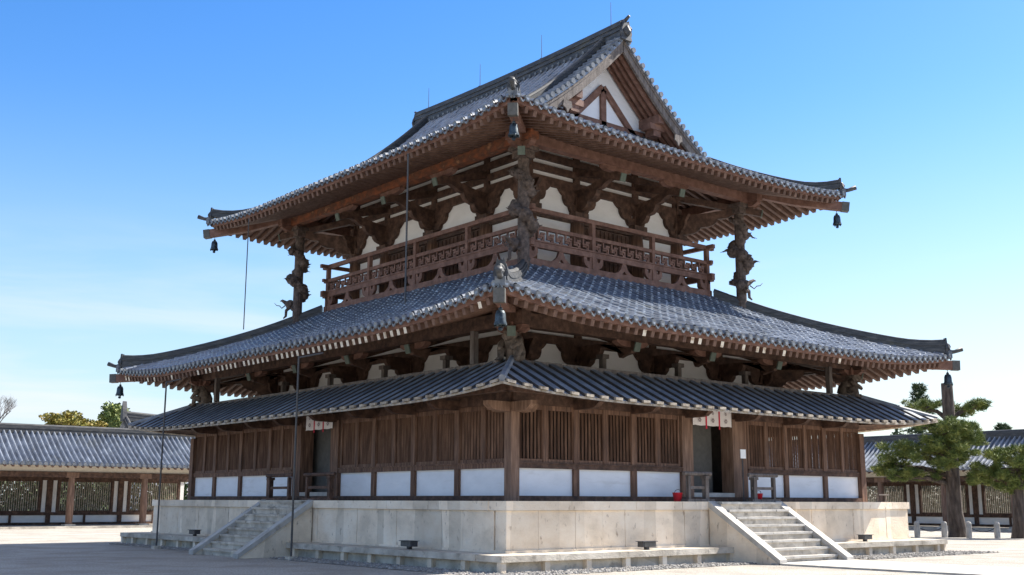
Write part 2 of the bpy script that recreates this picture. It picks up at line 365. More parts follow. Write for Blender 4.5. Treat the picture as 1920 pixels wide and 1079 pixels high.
pebbles([(-2.75, -1.93, -2.7, 7.2), (-2.75, -1.93, 0, 7.2), (-2.5, -1.93, 11.5, 20), (-2.7, 6.0, -2.75, -1.93), (-2.7, 6.0, -2.75, -1.93), (9.6, 17.3, -2.75, -1.93), (10.5, 17.8, -3.3, -2.4)], 1500, 'pebble_strip')

# ------------------------------------------------------------------ THE HALL
hall = thing('temple_hall', 'two storey timber temple hall with grey tiled roofs and a white gable', 'temple', (W/2, LL/2, GZ))
# --- stone podium (two tiers)
podium = thing('stone_podium', 'two tier cream stone podium carrying the timber hall', 'podium', (W/2, LL/2, GZ))
mb = MB(); e = 1.9
CUT = {0: (6.12, 9.38), 1: (7.72, 10.92)}
mb.box(-e+.16, W+e-.16, -e+.16, LL+e-.16, GZ, -1.34)
for s in range(4):
    u = -e+.02
    while u < SL(s)+e-.2:
        wd = .16; sbox(mb, s, u, u+wd, e-.16, e-.03, GZ, -1.34, 1); u += 1.32
mb.build('lower_tier', [stoneg, stone], podium)
mb = MB()
for s in range(4):
    u = -e if s in (0, 3) else -1.0; end = SL(s)+e if s in (0, 3) else SL(s)+1.0
    k = 0
    while u < end-.05:
        ln = min(1.75+.25*math.sin(k*2.1+s), end-u)
        if end-u-ln < .5: ln = end-u
        sbox(mb, s, u+.004, u+ln-.004, 1.0, e+.02, -1.345, -1.2+.004*math.sin(k*5+s)); u += ln; k += 1
mb.build('terrace_slabs', stoneg, podium)
mb = MB(); e = 1.04
for s in range(4):
    u = -e if s in (0, 3) else -e+.45; end = SL(s)+e if s in (0, 3) else SL(s)+e-.45; k = 0
    while u < end-.02:
        ln = min(1.0+.22*math.sin(k*1.7+s*2), end-u)
        if end-u-ln < .4: ln = end-u
        sbox(mb, s, u+.005, u+ln-.005, e-.4, e+.006*math.sin(k*3.3), -1.2, -.225); u += ln; k += 1
mb.box(-e+.3, W+e-.3, -e+.3, LL+e-.3, -1.3, -.03)
mb.build('upper_tier', stone, podium)
mb = MB()
for s in range(4):
    u = -e-.05 if s in (0, 3) else -e+.6; end = SL(s)+e+.05 if s in (0, 3) else SL(s)+e-.6; k = 0
    while u < end-.02:
        ln = min(2.1+.4*math.sin(k*2.7+s), end-u)
        if end-u-ln < .6: ln = end-u
        sbox(mb, s, u+.006, u+ln-.006, e-.75, e+.06, -.22, 0); u += ln; k += 1
mb.build('cap_stones', stone, podium)
mb = MB()
for s in range(4): sbox(mb, s, -e-.03, SL(s)+e+.03, e-.1, e+.04, -1.199, -1.14)
mb.build('base_moulding', stone, podium)

# --- staircases
def stair(s, u0, u1, label):
    r = thing('stone_staircase', label, 'stairs', SP(s, (u0+u1)/2, 1.04, GZ), 'stone staircases up the podium')
    n = 8; run = 2.06; top = 1.10
    for k in range(n):
        z1 = -.012-k*.2; e1 = top+run*(k+.9)/n
        mb = MB(); ua, ub = u0+.30, u1-.30
        cuts = [ua, ua+(ub-ua)*(.3+.13*math.sin(k*2.3)), ua+(ub-ua)*(.68+.1*math.sin(k*1.3)), ub]
        for a, b in zip(cuts, cuts[1:]): sbox(mb, s, a+.004, b-.004, top-.04, e1-.035, max(z1-.2, GZ), z1-.062, 1); sbox(mb, s, a+.005, b-.005, top-.04, e1+.006*math.sin(k*7+a*9), z1-.06, z1+.004*math.sin(k*3+a*5))
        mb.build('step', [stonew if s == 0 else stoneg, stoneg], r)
    for a, b in ((u0, u0+.3), (u1-.3, u1)):
        mb = MB(); A = []
        for (ee, zz) in ((top, GZ), (top+run+.2, GZ), (top+run+.2, GZ+.10), (top-.0, -.02)): A.append(SP(s, a+.04, ee, zz))
        off = Vector(SP(s, b-.04, 0, 0))-Vector(SP(s, a+.04, 0, 0)); mb.prism(A, off, 0)
        A = [SP(s, a, ee, zz) for (ee, zz) in ((top+.005, -.16), (top+run+.26, GZ+.0), (top+run+.26, GZ+.13), (top+.005, .015))]
        off = Vector(SP(s, b, 0, 0))-Vector(SP(s, a, 0, 0)); mb.prism(A, off, 1)
        mb.build('flank_stone', [stone, stonew], r)
    return r
stair(0, 6.12, 9.42, 'sunlit pale stone staircase rising to the right hand doorway')
stair(1, 7.75, 10.95, 'shaded grey stone staircase rising to the left hand doorway')

# --- enclosure (ground floor outer wall)
POST = {0: [2.16, 4.33, 11.16, 13.23], 1: [2.2, 4.2, 6.2, 12.55, 14.65, 16.68], 2: [2.2, 4.2, 6.2, 8.3, 10.4, 12.55, 14.65, 16.68], 3: [2.16, 4.33, 6.5, 8.9, 11.16, 13.23]}
DOOR = {0: (6.72, 8.52), 1: (8.59, 10.36)}
JAMB = {0: [(6.27, 6.72), (8.52, 9.24)], 1: [(8.1, 8.55), (10.38, 10.95)]}
mb = MB()
for s in range(4):
    sbox(mb, s, -.13, SL(s)+.13, .02, .13, 0, .13)
mb.build('ground_sill', wood, hall)
for s in range(4):
    spans = []
    xs = [0.0]+sorted(POST[s]+([DOOR[s]] if False else []))+[SL(s)]
    if s in DOOR:
        a = [x for x in xs if x < DOOR[s][0]]+[JAMB[s][0][0]]; b = [JAMB[s][1][1]]+[x for x in xs if x > DOOR[s][1]]
        spans = [(a[i], a[i+1]) for i in range(len(a)-1)]+[(b[i], b[i+1]) for i in range(len(b)-1)]
    else: spans = [(xs[i], xs[i+1]) for i in range(len(xs)-1)]
    for a, b in spans:
        mb = MB(); sbox(mb, s, a+.02, b-.02, -.10, -.02, .12, .83); mb.build('plaster_panel', plasterw, hall)
        mb = MB(); sbox(mb, s, a+.005, b-.005, -.09, .07, .815, .93); sbox(mb, s, a+.005, b-.005, -.09, .10, .93, .965); mb.build('rail_beam', woodv if s else wood, hall)
        # two lattice windows per bay
        mid = (a+b)/2; fr = .09
        for w0, w1 in ((a+.1, mid-.08), (mid+.08, b-.1)):
            wd = w1-w0
            if wd < .35: continue
            mb = MB()
            sbox(mb, s, w0-.03, w1+.03, -.06, .03, .967, 1.05); sbox(mb, s, w0-.03, w1+.03, -.06, .03, 2.3, 2.42)
            sbox(mb, s, w0-.06, w0+.02, -.06, .04, .966, 2.42); sbox(mb, s, w1-.02, w1+.06, -.06, .04, .966, 2.42)
            o = mb.build('window_frame', woodv, hall)
            mb = MB(); n = max(4, round((wd-.04)/.118)); ps = (wd-.04)/n
            for k in range(n):
                uc = w0+.02+ps*(k+.5); hw = ps*(.31 if s == 1 else .27)
                A = [SP(s, uc-hw, -.035, 1.045), SP(s, uc, .018, 1.045), SP(s, uc+hw, -.035, 1.045)]
                mb.prism(A, (0, 0, 1.26), 0)
            mb.build('lattice', woodv, o)
        mb = MB(); sbox(mb, s, mid-.075, mid+.075, -.08, .05, .966, 2.42); mb.build('mullion', woodv, hall)
    for u in POST[s]:
        mb = MB(); sbox(mb, s, u-.095, u+.095, -.1, .06, .13, .812); sbox(mb, s, u-.10, u+.10, -.1, .065, .968, 2.42); mb.build('wall_post', woodv, hall)
    if s in JAMB:
        for k, (a, b) in enumerate(JAMB[s]):
            mb = MB(); sbox(mb, s, a, min(b, a+.45), -.36, .10, .0, 2.42)
            mb.build('door_post', woodl if s == 0 else woodv, hall)
            if b-a > .5:
                mb = MB(); sbox(mb, s, a+.46, b, -.1, .05, .13, 2.42); mb.build('door_board', woodv, hall)
        a, b = DOOR[s]
        mb = MB(); sbox(mb, s, a, b, -.3, .1, .131, .25); mb.build('threshold', stonew, hall)
        mb = MB(); sbox(mb, s, a+.01, b-.01, -.25, .08, 2.3, 2.5); mb.build('door_lintel', wood, hall)
        # inner doorway with one dark leaf
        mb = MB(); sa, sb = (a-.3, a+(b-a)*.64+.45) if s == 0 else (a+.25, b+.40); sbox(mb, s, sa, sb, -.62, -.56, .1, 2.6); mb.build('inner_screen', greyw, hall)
# corner posts of the outer wall
for (x, y) in ((0, 0), (W, 0), (0, LL), (W, LL)):
    mb = MB(); mb.box(x-.135, x+.135, y-.135, y+.135, .0, 2.26)
    o = mb.build('corner_post', woodl if (x, y) == (0, 0) else woodv, hall)
# boat shaped arms on the near corner post, crossing each other, and the others
def boat_arm(a, b, w, z0, z1, mi=0, mb=None):
    a = Vector(a); b = Vector(b); d = (b-a); ln = d.length; d.normalize(); sd = Vector((-d.y, d.x, 0))*w/2
    prof = [(0, z1), (0, z0+(z1-z0)*.62), (.05, z0+(z1-z0)*.45), (.16, z0+(z1-z0)*.12), (.34, z0), (ln-.34, z0), (ln-.16, z0+(z1-z0)*.12), (ln-.05, z0+(z1-z0)*.45), (ln, z0+(z1-z0)*.62), (ln, z1)]
    mb.prism([a+d*t-sd+Vector((0, 0, z)) for t, z in prof], sd*2, mi)
mb = MB(); boat_arm((-.84, 0, 0), (.8, 0, 0), .22, 2.20, 2.44, 0, mb); boat_arm((0, -.84, 0), (0, .8, 0), .216, 2.202, 2.442, 0, mb)
mb.build('corner_bracket', woodl, hall)
for s in range(4):
    us = [u for u in POST[s]]+([JAMB[s][0][0]+.22, JAMB[s][1][0]+.22] if s in JAMB else [])
    for u in us:
        mb = MB(); boat_arm(SP(s, u, -.3, 0), SP(s, u, 1.0, 0), .18, 2.36, 2.60, 0, mb); mb.build('eave_arm', wood, hall)
    mb = MB(); sbox(mb, s, -1.1, SL(s)+1.1, .78, .98, 2.605, 2.80); sbox(mb, s, 0, SL(s), -.12, .06, 2.425, 2.75); mb.build('eave_beam', wood, hall)
# floor, inner core
mb = MB(); mb.box(.1, W-.1, .1, LL-.1, -.02, .1); mb.build('floor', wood, hall)
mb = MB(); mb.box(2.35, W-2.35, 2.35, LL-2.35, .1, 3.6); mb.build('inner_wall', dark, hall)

# --- boarded pent roof of the enclosure
def zm(s, u, e_):     # surface height of the pent roof
    c = min(u+1.87, SL(s)+1.87-u)-(1.87-e_); c = max(c, 0)
    return 2.46+(1.87-e_)*.50+.24*max(0, 1-c/6)**3*max(0, (1+e_)/2.87)
for s in range(4):
    mb = MB(); S_ = SL(s); n = round((S_+3.74)/.50); p = (S_+3.74)/n
    prof = [(-.5, 0), (-.325, 0), (-.32, -.02), (-.28, -.02), (-.265, .07), (-.12, .085), (.12, .085), (.265, .07), (.28, -.02), (.32, -.02), (.325, 0)]
    for k in range(n):
        uc = -1.87+p*(k+.5)
        def dlim(u): return min(u+1.87, S_+1.87-u, 1.95)
        pts = [(uc+p*t, h) for t, h in prof]+[(uc+p*.5, 0)]
        lv = [0, .5, 1.0, 1.5, 1.95]
        i0 = len(mb.v)
        for d in lv:
            for u, h in pts:
                dd = max(0, min(d, dlim(u))); mb.v.append(SP(s, u, 1.87-dd, zm(s, u, 1.87-dd)+h))
        nn = len(pts)
        for a in range(len(lv)-1):
            for j in range(nn-1):
                if lv[a] >= dlim(pts[j][0]) and lv[a] >= dlim(pts[j+1][0]): continue
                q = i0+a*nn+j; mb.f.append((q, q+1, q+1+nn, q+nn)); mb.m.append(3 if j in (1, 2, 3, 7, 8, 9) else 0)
        # thick board ends, upper boards set out over the lower ones
        for (ua, ub, za, zb, e0, e1) in ((uc-p*.25, uc+p*.25, .0, .068, 1.80, 1.93), (uc-p*.5+.005, uc+p*.5-.005, -.06, -.004, 1.76, 1.885)):
            a = zm(s, ua, 1.87); b = zm(s, ub, 1.87)
            mb.hexa([SP(s, ua, e1, a+za), SP(s, ub, e1, b+za), SP(s, ub, e0, b+za+.03), SP(s, ua, e0, a+za+.03), SP(s, ua, e1, a+zb), SP(s, ub, e1, b+zb), SP(s, ub, e0, b+zb+.03), SP(s, ua, e0, a+zb+.03)], 1)
    # soffit
    m = 30
    for k in range(m):
        u0 = -1.8+(S_+3.6)*k/m; u1 = -1.8+(S_+3.6)*(k+1)/m
        q = []
        for u, ee in ((u0, 1.8), (u1, 1.8), (u1, -.1), (u0, -.1)):
            uu = min(max(u, -ee), S_+ee); q.append(SP(s, uu, ee, zm(s, uu, ee)-.065))
        mb.poly(q, 2)
    mb.build('pent_roof', [board, boarde, wood, gap_shade], hall, label='boarded pent roof round the ground floor')
mb = MB()
for s in range(4): sbox(mb, s, -.0 if s in (0, 3) else .02, SL(s)+.0 if s in (0, 3) else SL(s)-.02, -.2, .0, 3.40, 3.545)
mb.box(.15, W-.15, .15, LL-.15, 3.38, 3.50)
mb.build('pent_roof_ridge', woodg, hall)
for (x, y, dx, dy) in ((0, 0, -1, -1), (W, 0, 1, -1), (0, LL, -1, 1), (W, LL, 1, 1)):
    pts = [(x+dx*e_, y+dy*e_, zm(0, -e_ if dx < 0 else W+e_, e_)+.07) for e_ in (1.86, 1.2, .6, 0, -.06)]
    mb = MB(); mb.tube(pts, .085, 7); mb.build('pent_roof_hip', board, hall)

# --- ground floor bracket zone and upper storey walls
COL = {1: {0: [2.25, 4.41, 7.635, 10.86, 13.02], 1: [2.25, 4.41, 7.63, 10.87, 14.09, 16.25]},
       2: {0: [4.2, 6.25, 9.02, 11.07], 1: [4.2, 6.3, 9.25, 12.2, 14.3]}}
def zone(level, e_, B, zbot, ztop, beams, strips_top, pur_o, pur_z0, pur_z1, col_z0, tailA, tailB):
    for s in range(4):
        cols = COL[level][0 if s in (0, 3) else 1]; ua, ub = cols[0], cols[-1]
        mb = MB(); sbox(mb, s, ua, ub, e_-.12, e_-.03, zbot, ztop); mb.build('plaster_wall', plaster, hall)
        for z0, z1 in beams:
            mb = MB(); sbox(mb, s, ua-(.25 if s in (0, 3) else .0), ub+(.25 if s in (0, 3) else 0), e_-.13, e_+.09+(.006 if s in (0, 3) else 0), z0+(.003 if s in (0, 3) else 0), z1-(.003 if s in (0, 3) else 0)); mb.build('tie_beam', wood, hall)
        for i, u in enumerate(cols):
            mb = MB()
            sbox(mb, s, u-.13, u+.13, e_-.02, e_+.06, B, ztop)
            # bearing block
            A = [SP(s, u-.2, 0, B-.98), SP(s, u+.2, 0, B-.98), SP(s, u+.3, 0, B-.86), SP(s, u+.3, 0, B-.72), SP(s, u-.3, 0, B-.72), SP(s, u-.3, 0, B-.86)]
            oo = Vector(SP(s, 0, e_-.2, 0))-Vector(SP(s, 0, 0, 0)); oo2 = Vector(SP(s, 0, e_+.28, 0))-Vector(SP(s, 0, e_-.2, 0))
            mb.prism([Vector(a)+oo for a in A], oo2)
            # cloud arms along the wall
            for dr in (-1, 1):
                j = i+dr
                if 0 <= j < len(cols): reach = min(1.06 if level == 2 else .86, abs(cols[j]-u)/2-.19)
                else: reach = .62
                k_ = reach/1.27; k0 = .86
                pr = [(.0, -.72), (.42, -.72), (.50, -.70), (.58, -.60), (.60, -.54), (.76, -.50), (.88, -.42), (.95, -.30), (.96, -.20), (1.06, -.16), (1.18, -.08), (1.27, .0), (0, .0), (0, -.18), (.17, -.17), (.36, -.42), (.34, -.47), (.14, -.46), (.0, -.40)]
                # keyhole polygon leaves the small eye between arm and post
                A = [Vector(SP(s, u+dr*a*(k_ if a > .6 else k_*.96), e_-.02, B+b)) for a, b in pr]
                mb.prism(A, Vector(SP(s, 0, .13, 0))-Vector(SP(s, 0, 0, 0)))
            sbox(mb, s, u-.13, u+.13, e_-.015, e_+.13, B-.72, B)
            o = mb.build('cloud_bracket', wood, hall)
            corner = i in (0, len(cols)-1)
            def outp(oo, z):       # point `oo` metres out from the wall at this column
                if not corner: return Vector(SP(s, u, e_+oo, z))
                sx = -1 if i == 0 else 1
                return Vector(SP(s, u+sx*oo, e_+oo, z))
            if corner and s in (1, 2): pass
            if (not corner) or s in (0, 3):
                mb = MB(); po = pur_o
                q_ = pur_z0-B-.17; prof = [(-.1, -.70), (.34, -.66), (.50, -.60), (.60, -.50), (.62, -.42), (.82, -.40), (.97, -.31), (1.04, -.19), (1.05, -.12), (po-.55, -.10), (po-.36, q_-.26), (po-.16, q_-.20), (po+.10, q_-.16), (po+.14, q_-.06), (po+.14, q_), (po-.2, q_), (po*.45, -.02 if level == 1 else .10), (-.1, -.01)]
                d0 = outp(1, 0)-outp(0, 0); sd = Vector((-d0.y, d0.x, 0)).normalized()*(.10 if level == 2 else .085)
                mb.prism([outp(a, B+b)-sd for a, b in prof], sd*2)
                ob = mb.build('outer_cloud_bracket', wood, hall)
                # block and boat arm under the purlin
                mb = MB(); c = outp(po, 0)
                if not corner:
                    t = Vector(SP(s, 1, 0, 0))-Vector(SP(s, 0, 0, 0))
                    boat_arm(c-t*.62, c+t*.62, .2, pur_z0-.17, pur_z0-.002, 0, mb)
                else:
                    boat_arm(c-Vector((.5, 0, 0)), c+Vector((.5, 0, 0)), .2, pur_z0-.17, pur_z0-.003, 0, mb)
                    boat_arm(c-Vector((0, .5, 0)), c+Vector((0, .5, 0)), .2, pur_z0-.172, pur_z0-.004, 0, mb)
                mb.build('purlin_arm', woodr, ob)
                # tail rafter with a verdigris end plate
                mb = MB(); a = outp(tailA[0], tailA[1]); b = outp(tailB[0], tailB[1]); mb.beam(a, b, .19, .22)
                tr = mb.build('tail_rafter', wood, hall)
                dd = (b-a).normalized(); mb = MB(); mb.beam(b-dd*.02, b+dd*.02, .22, .26); mb.build('end_plate', greenp, tr)
            mb = MB(); q = SP(s, u, e_, 0)
            if s in (0, 3) or not corner:
                mb.lathe([(.26, col_z0), (.27, (col_z0+B)/2), (.24, B-.98)], (q[0], q[1]), 16); mb.build('column', woodv, hall, smooth=True)
        # purlin carried by the brackets
        mb = MB(); pe = e_+pur_o; ext = .55
        cc = .0 if s in (0, 3) else .004
        sbox(mb, s, -pe-ext, SL(s)+pe+ext, pe-.15, pe+.15, pur_z0+cc, pur_z1-cc*2)
        mb.build('eave_purlin', woodo if (level == 2 and s == 1) else (woodr if level == 2 else wood), hall)
zone(1, -2.25, 4.46, 3.45, 5.35, [(4.462, 4.71), (4.875, 5.14), (5.24, 5.5)], 5.24, 2.15, 4.40, 4.77, 3.4, (-.2, 5.12), (2.42, 4.22))
zone(2, -4.20, 9.93, 6.9, 11.3, [(8.86, 9.04), (9.932, 10.22), (10.38, 10.6), (10.77, 11.0), (11.17, 11.4)], 11.0, 1.80, 10.38, 10.72, 6.9, (0, 10.62), (2.15, 9.98))
# props standing on the pent roof under the lower brackets
for s in range(4):
    cols = COL[1][0 if s in (0, 3) else 1]
    us = [u+1.2 for u in cols[1:-1]]
    mb0 = []
    for u in cols[1:-1]:
        mb = MB(); sbox(mb, s, u-.075, u+.075, -1.28, -1.13, 3.5, 4.12); sbox(mb, s, u-.13, u+.13, -1.34, -1.07, 4.02, 4.14); mb.build('bracket_prop', woodg, hall)
for p, q in (((-.0, 1.56), 0), ((13.75, .0), 0), ((.0, 16.9), 0)):
    mb = MB(); mb.box(p[0]-.08, p[0]+.08, p[1]-.08, p[1]+.08, 3.54, 4.42); mb.build('eave_strut', woodg, hall)
for p in ((-.05, 1.56), (W-1.56, -.05)):
    pass

# --- upper storey: dark doors in the middle bays
for s in range(4):
    cols = COL[2][0 if s in (0, 3) else 1]
    for a, b in list(zip(cols, cols[1:]))[1:-1]:
        mb = MB(); sbox(mb, s, a+.2, b-.2, -4.2-.06, -4.2+.02, 6.95, 8.85)
        for k in range(12):
            uu = a+.28+(b-a-.56)*k/11; sbox(mb, s, uu-.03, uu+.03, -4.2+.021, -4.2+.05, 7.3, 8.8)
        mb.build('upper_door', wood, hall)
# --- balcony
BE = -3.45
mb = MB(); mb.box(3.5, W-3.5, 3.5, LL-3.5, 6.7, 7.2); mb.build('balcony_floor', woodr, hall)
def bbeam(mb, s, z0, z1, w, ext, off=0.0):
    k = .003 if s in (0, 3) else 0
    sbox(mb, s, -BE-ext, SL(s)+BE+ext, BE-w/2+off, BE+w/2+off, z0+k, z1-k)
for s in range(4):
    a, b = -BE, SL(s)+BE; S_ = b-a
    rail = MB()
    bbeam(rail, s, 7.0, 7.24, .2, .12); bbeam(rail, s, 7.60, 7.78, .14, .30); bbeam(rail, s, 8.18, 8.30, .12, .25)
    bbeam(rail, s, 7.78, 7.83, .20, .28)
    o = rail.build('balcony_railing', woodr, hall)
    top = MB(); bbeam(top, s, 8.72, 8.86, .13, .35); top.build('hand_rail', woodr, o)
    nb = 3 if s in (0, 3) else 4; step = S_/nb; posts = [a+step*k for k in range(nb+1)]
    for u in posts[1:-1]+([a, b] if s in (0, 3) else []):
        mb = MB(); sbox(mb, s, u-.07, u+.07, BE-.07, BE+.075, 7.2, 8.72); mb.build('baluster_post', woodr, o)
    # three-block brackets under the posts, splayed struts between them
    for u in posts:
        mb = MB(); pr = [(-.42, .36), (-.42, .20), (-.36, .10), (-.20, .0), (.20, .0), (.36, .10), (.42, .20), (.42, .36), (.30, .36), (.27, .24), (.18, .24), (.15, .36), (-.15, .36), (-.18, .24), (-.27, .24), (-.30, .36)]
        lim = (lambda t: max(-BE-.1, min(SL(s)+BE+.1, t)))
        mb.prism([SP(s, lim(u+x), BE-.05, 7.24+z) for x, z in pr], Vector(SP(s, 0, .1, 0))-Vector(SP(s, 0, 0, 0))); mb.build('block_bracket', woodr, o)
    for k in range(nb):
        u = (posts[k]+posts[k+1])/2
        pr = [(-.46, 0), (-.30, .06), (-.16, .17), (-.08, .36), (.08, .36), (.16, .17), (.30, .06), (.46, 0), (.12, 0), (0, .12), (-.12, 0)]
        mb = MB(); mb.prism([SP(s, u+x, BE-.05, 7.24+z) for x, z in pr], Vector(SP(s, 0, .1, 0))-Vector(SP(s, 0, 0, 0))); mb.build('splayed_strut', woodr, o)
    # fretwork of broken keys
    z0, z1 = 7.83, 8.18; H = z1-z0; bw = .058
    for k in range(nb):
        mb = MB(); ua, ub = posts[k]+.07, posts[k+1]-.07; n = max(3, round((ub-ua)/.40)); q = (ub-ua)/n
        def bar(x0, x1, y0, y1): sbox(mb, s, x0, x1, BE-.025, BE+.025, y0, y1)
        for i in range(n):
            x = ua+q*i
            bar(x-.0, x+q*.72, z0+H*.5-bw/2, z0+H*.5+bw/2)
            bar(x+.0, x+bw, z0+H*.5+bw/2, z1)
            bar(x+q*.72-bw, x+q*.72, z0, z0+H*.5-bw/2)
            bar(x+q*.34, x+q*.34+bw, z0+H*.5+bw/2, z0+H*.80)
            bar(x+q*.34+bw, x+q*.80, z0+H*.80-bw, z0+H*.80)
            bar(x-.0, x+q*.44, z0+H*.22, z0+H*.22+bw)
            bar(x+q*.40, x+q*.40+bw, z0, z0+H*.22)
        mb.build('fretwork', woodr, o)

# --- roofs
lower = None
def roof_part(name, rf, label):
    objs = []
    return objs
def dl(s): return lambda u: max(0, min(u+RL.E, SL(s)+RL.E-u, RL.dend))
lower_roof = None
for s in range(4):
    mb = MB(); tile_rows(mb, RL, s, -RL.E, SL(s)+RL.E, dl(s), fine=s in (0, 1), caps=True)
    o = mb.build('lower_roof', [tile, tilee], hall, label='wide grey tiled lower roof')
    if s == 0: lower_roof = o
for s in (0, 3):
    mb = MB(); tile_rows(mb, RU, s, -RU.E, SL(s)+RU.E, lambda u: max(0, min(u+RU.E, SL(s)+RU.E-u, 4.45)), fine=s == 0)
    mb.build('upper_roof', [tile, tilee], hall, label='grey tiled hipped upper roof')
VG = 3.28
for s in (1, 2):
    mb = MB()
    f = s == 1
    tile_rows(mb, RU, s, -RU.E, VG, lambda u: max(0, min(u+RU.E, 3.6)), fine=f)
    tile_rows(mb, RU, s, VG, LL-VG, lambda u: 7.635-RU.E*0+RU.E, fine=f)
    tile_rows(mb, RU, s, LL-VG, LL+RU.E, lambda u: max(0, min(LL+RU.E-u, 3.6)), fine=f)
    # thickness under the tiles at the verge
    o = mb.build('upper_roof', [tile, tilee], hall, label='grey tiled hipped upper roof')
    if s == 1: upper_roof = o
# rafters, fascia, soffit
rafters = []
for (rf, zc, slope, ein) in ((RL, 4.20, .30, -2.3), (RU, 10.10, .30, -4.3)):
    eo = rf.E-.14
    for s in range(4):
        S_ = SL(s); n = round((S_+2*eo-.3)/.305); st = (S_+2*eo-.3)/n
        for k in range(n+1):
            u = -eo+.15+st*k; dist = min(u+eo, S_+eo-u)
            ei = max(ein, eo-dist+.02)
            if eo-ei < .25: continue
            l0 = rf.lift(s, u, .14); l1 = rf.lift(s, u, rf.E-ei)
            p = Vector(SP(s, u, ei, zc+slope*(eo-ei)+l1)); q = Vector(SP(s, u, eo, zc+l0))
            pw = 0
            if rf is RL and s == 0: pw = .62 if 4.2 < u < 9.0 else (.10 if u > 2 else 0)
            if rf is RL and s == 1: pw = .88 if 1.6 < u < 13.5 else (.3 if u > 13 else .12)
            rafters.append((p, q, 1 if rnd.random() < pw else 0, s))
        mb = MB(); curve_beam(mb, rf, s, eo-.10, eo+.03, zc+.085, zc+.20, 0); curve_beam(mb, rf, s, eo+.0, eo+.10, zc+.205, zc+.27, 0)
        mb.build('eave_fascia', woodr, hall)
        mb = MB(); m = 40; lv = [eo-.05, eo-.8, eo-1.6, eo-2.4, eo-3.3, ein]
        i0 = len(mb.v)
        for ee in lv:
            for j in range(m+1):
                u = -eo+(S_+2*eo)*j/m; u = min(max(u, -ee), S_+ee); mb.v.append(SP(s, u, ee, zc+slope*(eo-ee)+rf.lift(s, u, rf.E-ee)+.085))
        for a in range(len(lv)-1):
            for j in range(m):
                q = i0+a*(m+1)+j; mb.f.append((q, q+1, q+m+2, q+m+1)); mb.m.append(0)
        mb.build('eave_soffit', woodr, hall)
camp = Vector((-18, -21.4, 0))
rafters.sort(key=lambda r: ((r[0]+r[1])/2-camp).length + (8 if r[3] in (2, 3) else 0))
rest = MB()
for i, (p, q, painted, s) in enumerate(rafters):
    mb = MB() if i < 100 else rest
    mb.beam(p, q, .125, .165)
    tip = (q-p).normalized()*.006
    mb.beam(q+tip*.3, q+tip, .12, .16, 1 if painted else 0)
    if i < 100: mb.build('rafter', [raft, tipm], hall)
rest.build('rafters', [raft, tipm], hall, kind='stuff')

# hip rafters with capped ends, hip ridges and end tiles
CORN = [(0, 0, -1, -1), (W, 0, 1, -1), (0, LL, -1, 1), (W, LL, 1, 1)]
for (x, y, dx, dy) in CORN:
    for rf, seq, dtop in ((RL, [(-2.4, 5.50), (-.1, 4.90), (1.2, 4.62), (2.44, 4.55)], 5.6), (RU, [(-4.2, 11.30), (-2.4, 10.80), (-1.2, 10.40), (.06, 10.16)], 3.35)):
        mb = MB(); P = [Vector((x+dx*e_, y+dy*e_, z)) for e_, z in seq]
        for a, b in zip(P, P[1:]): mb.beam(a, b, .24, .30)
        hr = mb.build('hip_rafter', woodr, hall)
        d = (P[-1]-P[-2]).normalized(); mb = MB(); mb.beam(P[-1]-d*.22, P[-1]+d*.03, .265, .325); mb.build('end_cap', greyp, hr)
        mb = MB(); pts = []
        k = 0; d0 = .15; hh, tt = (.27, .16) if rf is RL else (.13, .27)
        while True:
            dd = d0+k*.28
            if dd > dtop: dd = dtop
            e_ = rf.E-dd; pts.append((x+dx*e_, y+dy*e_, rf.hipz(dd)+.03+tt*max(0, 1-(dd-d0)/1.1)**2))
            if dd >= dtop: break
            k += 1
        path_ridge(mb, pts, .28, hh, 4, .07)
        hip = mb.build('hip_ridge', ridge, hall)
        mb = MB(); e_ = rf.E-d0; demon_tile(mb, (x+dx*(e_+.0), y+dy*(e_+.0), rf.hipz(d0)+.0), (dx, dy, 0), .36, hh+tt+.17, .07); mb.build('ridge_end_tile', ridge, hip)
        mb = MB(); e0, e1 = rf.E-.10, rf.E+.26
        a = Vector((x+dx*e0, y+dy*e0, rf.hipz(.1)+.10)); b = Vector((x+dx*e1, y+dy*e1, rf.hipz(0)+.24)); mb.tube([a, a*.5+b*.5-Vector((0, 0, .03)), b], [.08, .065, .085], 10)
        mb.build('nose_tile', ridge, hip, smooth=True)
        # smaller capping row between the end tile and the corner
        mb = MB(); pts = [(x+dx*(rf.E-t), y+dy*(rf.E-t), rf.hipz(t)+.04) for t in (.0, .12)]; path_ridge(mb, pts, .24, .10, 1, .07); mb.build('corner_tile', tilee, hip)
# main ridge
mb = MB(); XM = W/2
path_ridge(mb, [(XM, VG-.05+i*(LL-2*VG+.1)/16, 15.38+.10*abs(i-8)**2/64) for i in range(17)], .42, .50, 6, .10)
n = 38
for i in range(n):
    y = VG+.15+(LL-2*VG-.3)*i/(n-1)
    for sx in (-1, 1): mb.tube([(XM+sx*.1, y, 15.40), (XM+sx*.26, y, 15.37)], .055, 8, 1)
mr = mb.build('main_ridge', [ridge, tilee], hall)
for y, sg in ((VG-.08, -1), (LL-VG+.08, 1)):
    mb = MB(); demon_tile(mb, (XM, y, 15.30), (0, sg, 0), .5, .72, .10); mb.build('ridge_end_tile', ridge, mr)
    mb = MB(); mb.tube([(XM, y-sg*.25, 15.98), (XM, y+sg*.02, 16.02), (XM, y+sg*.22, 16.13)], [.09, .07, .05], 10); mb.build('nose_tile', ridge, mr, smooth=True)
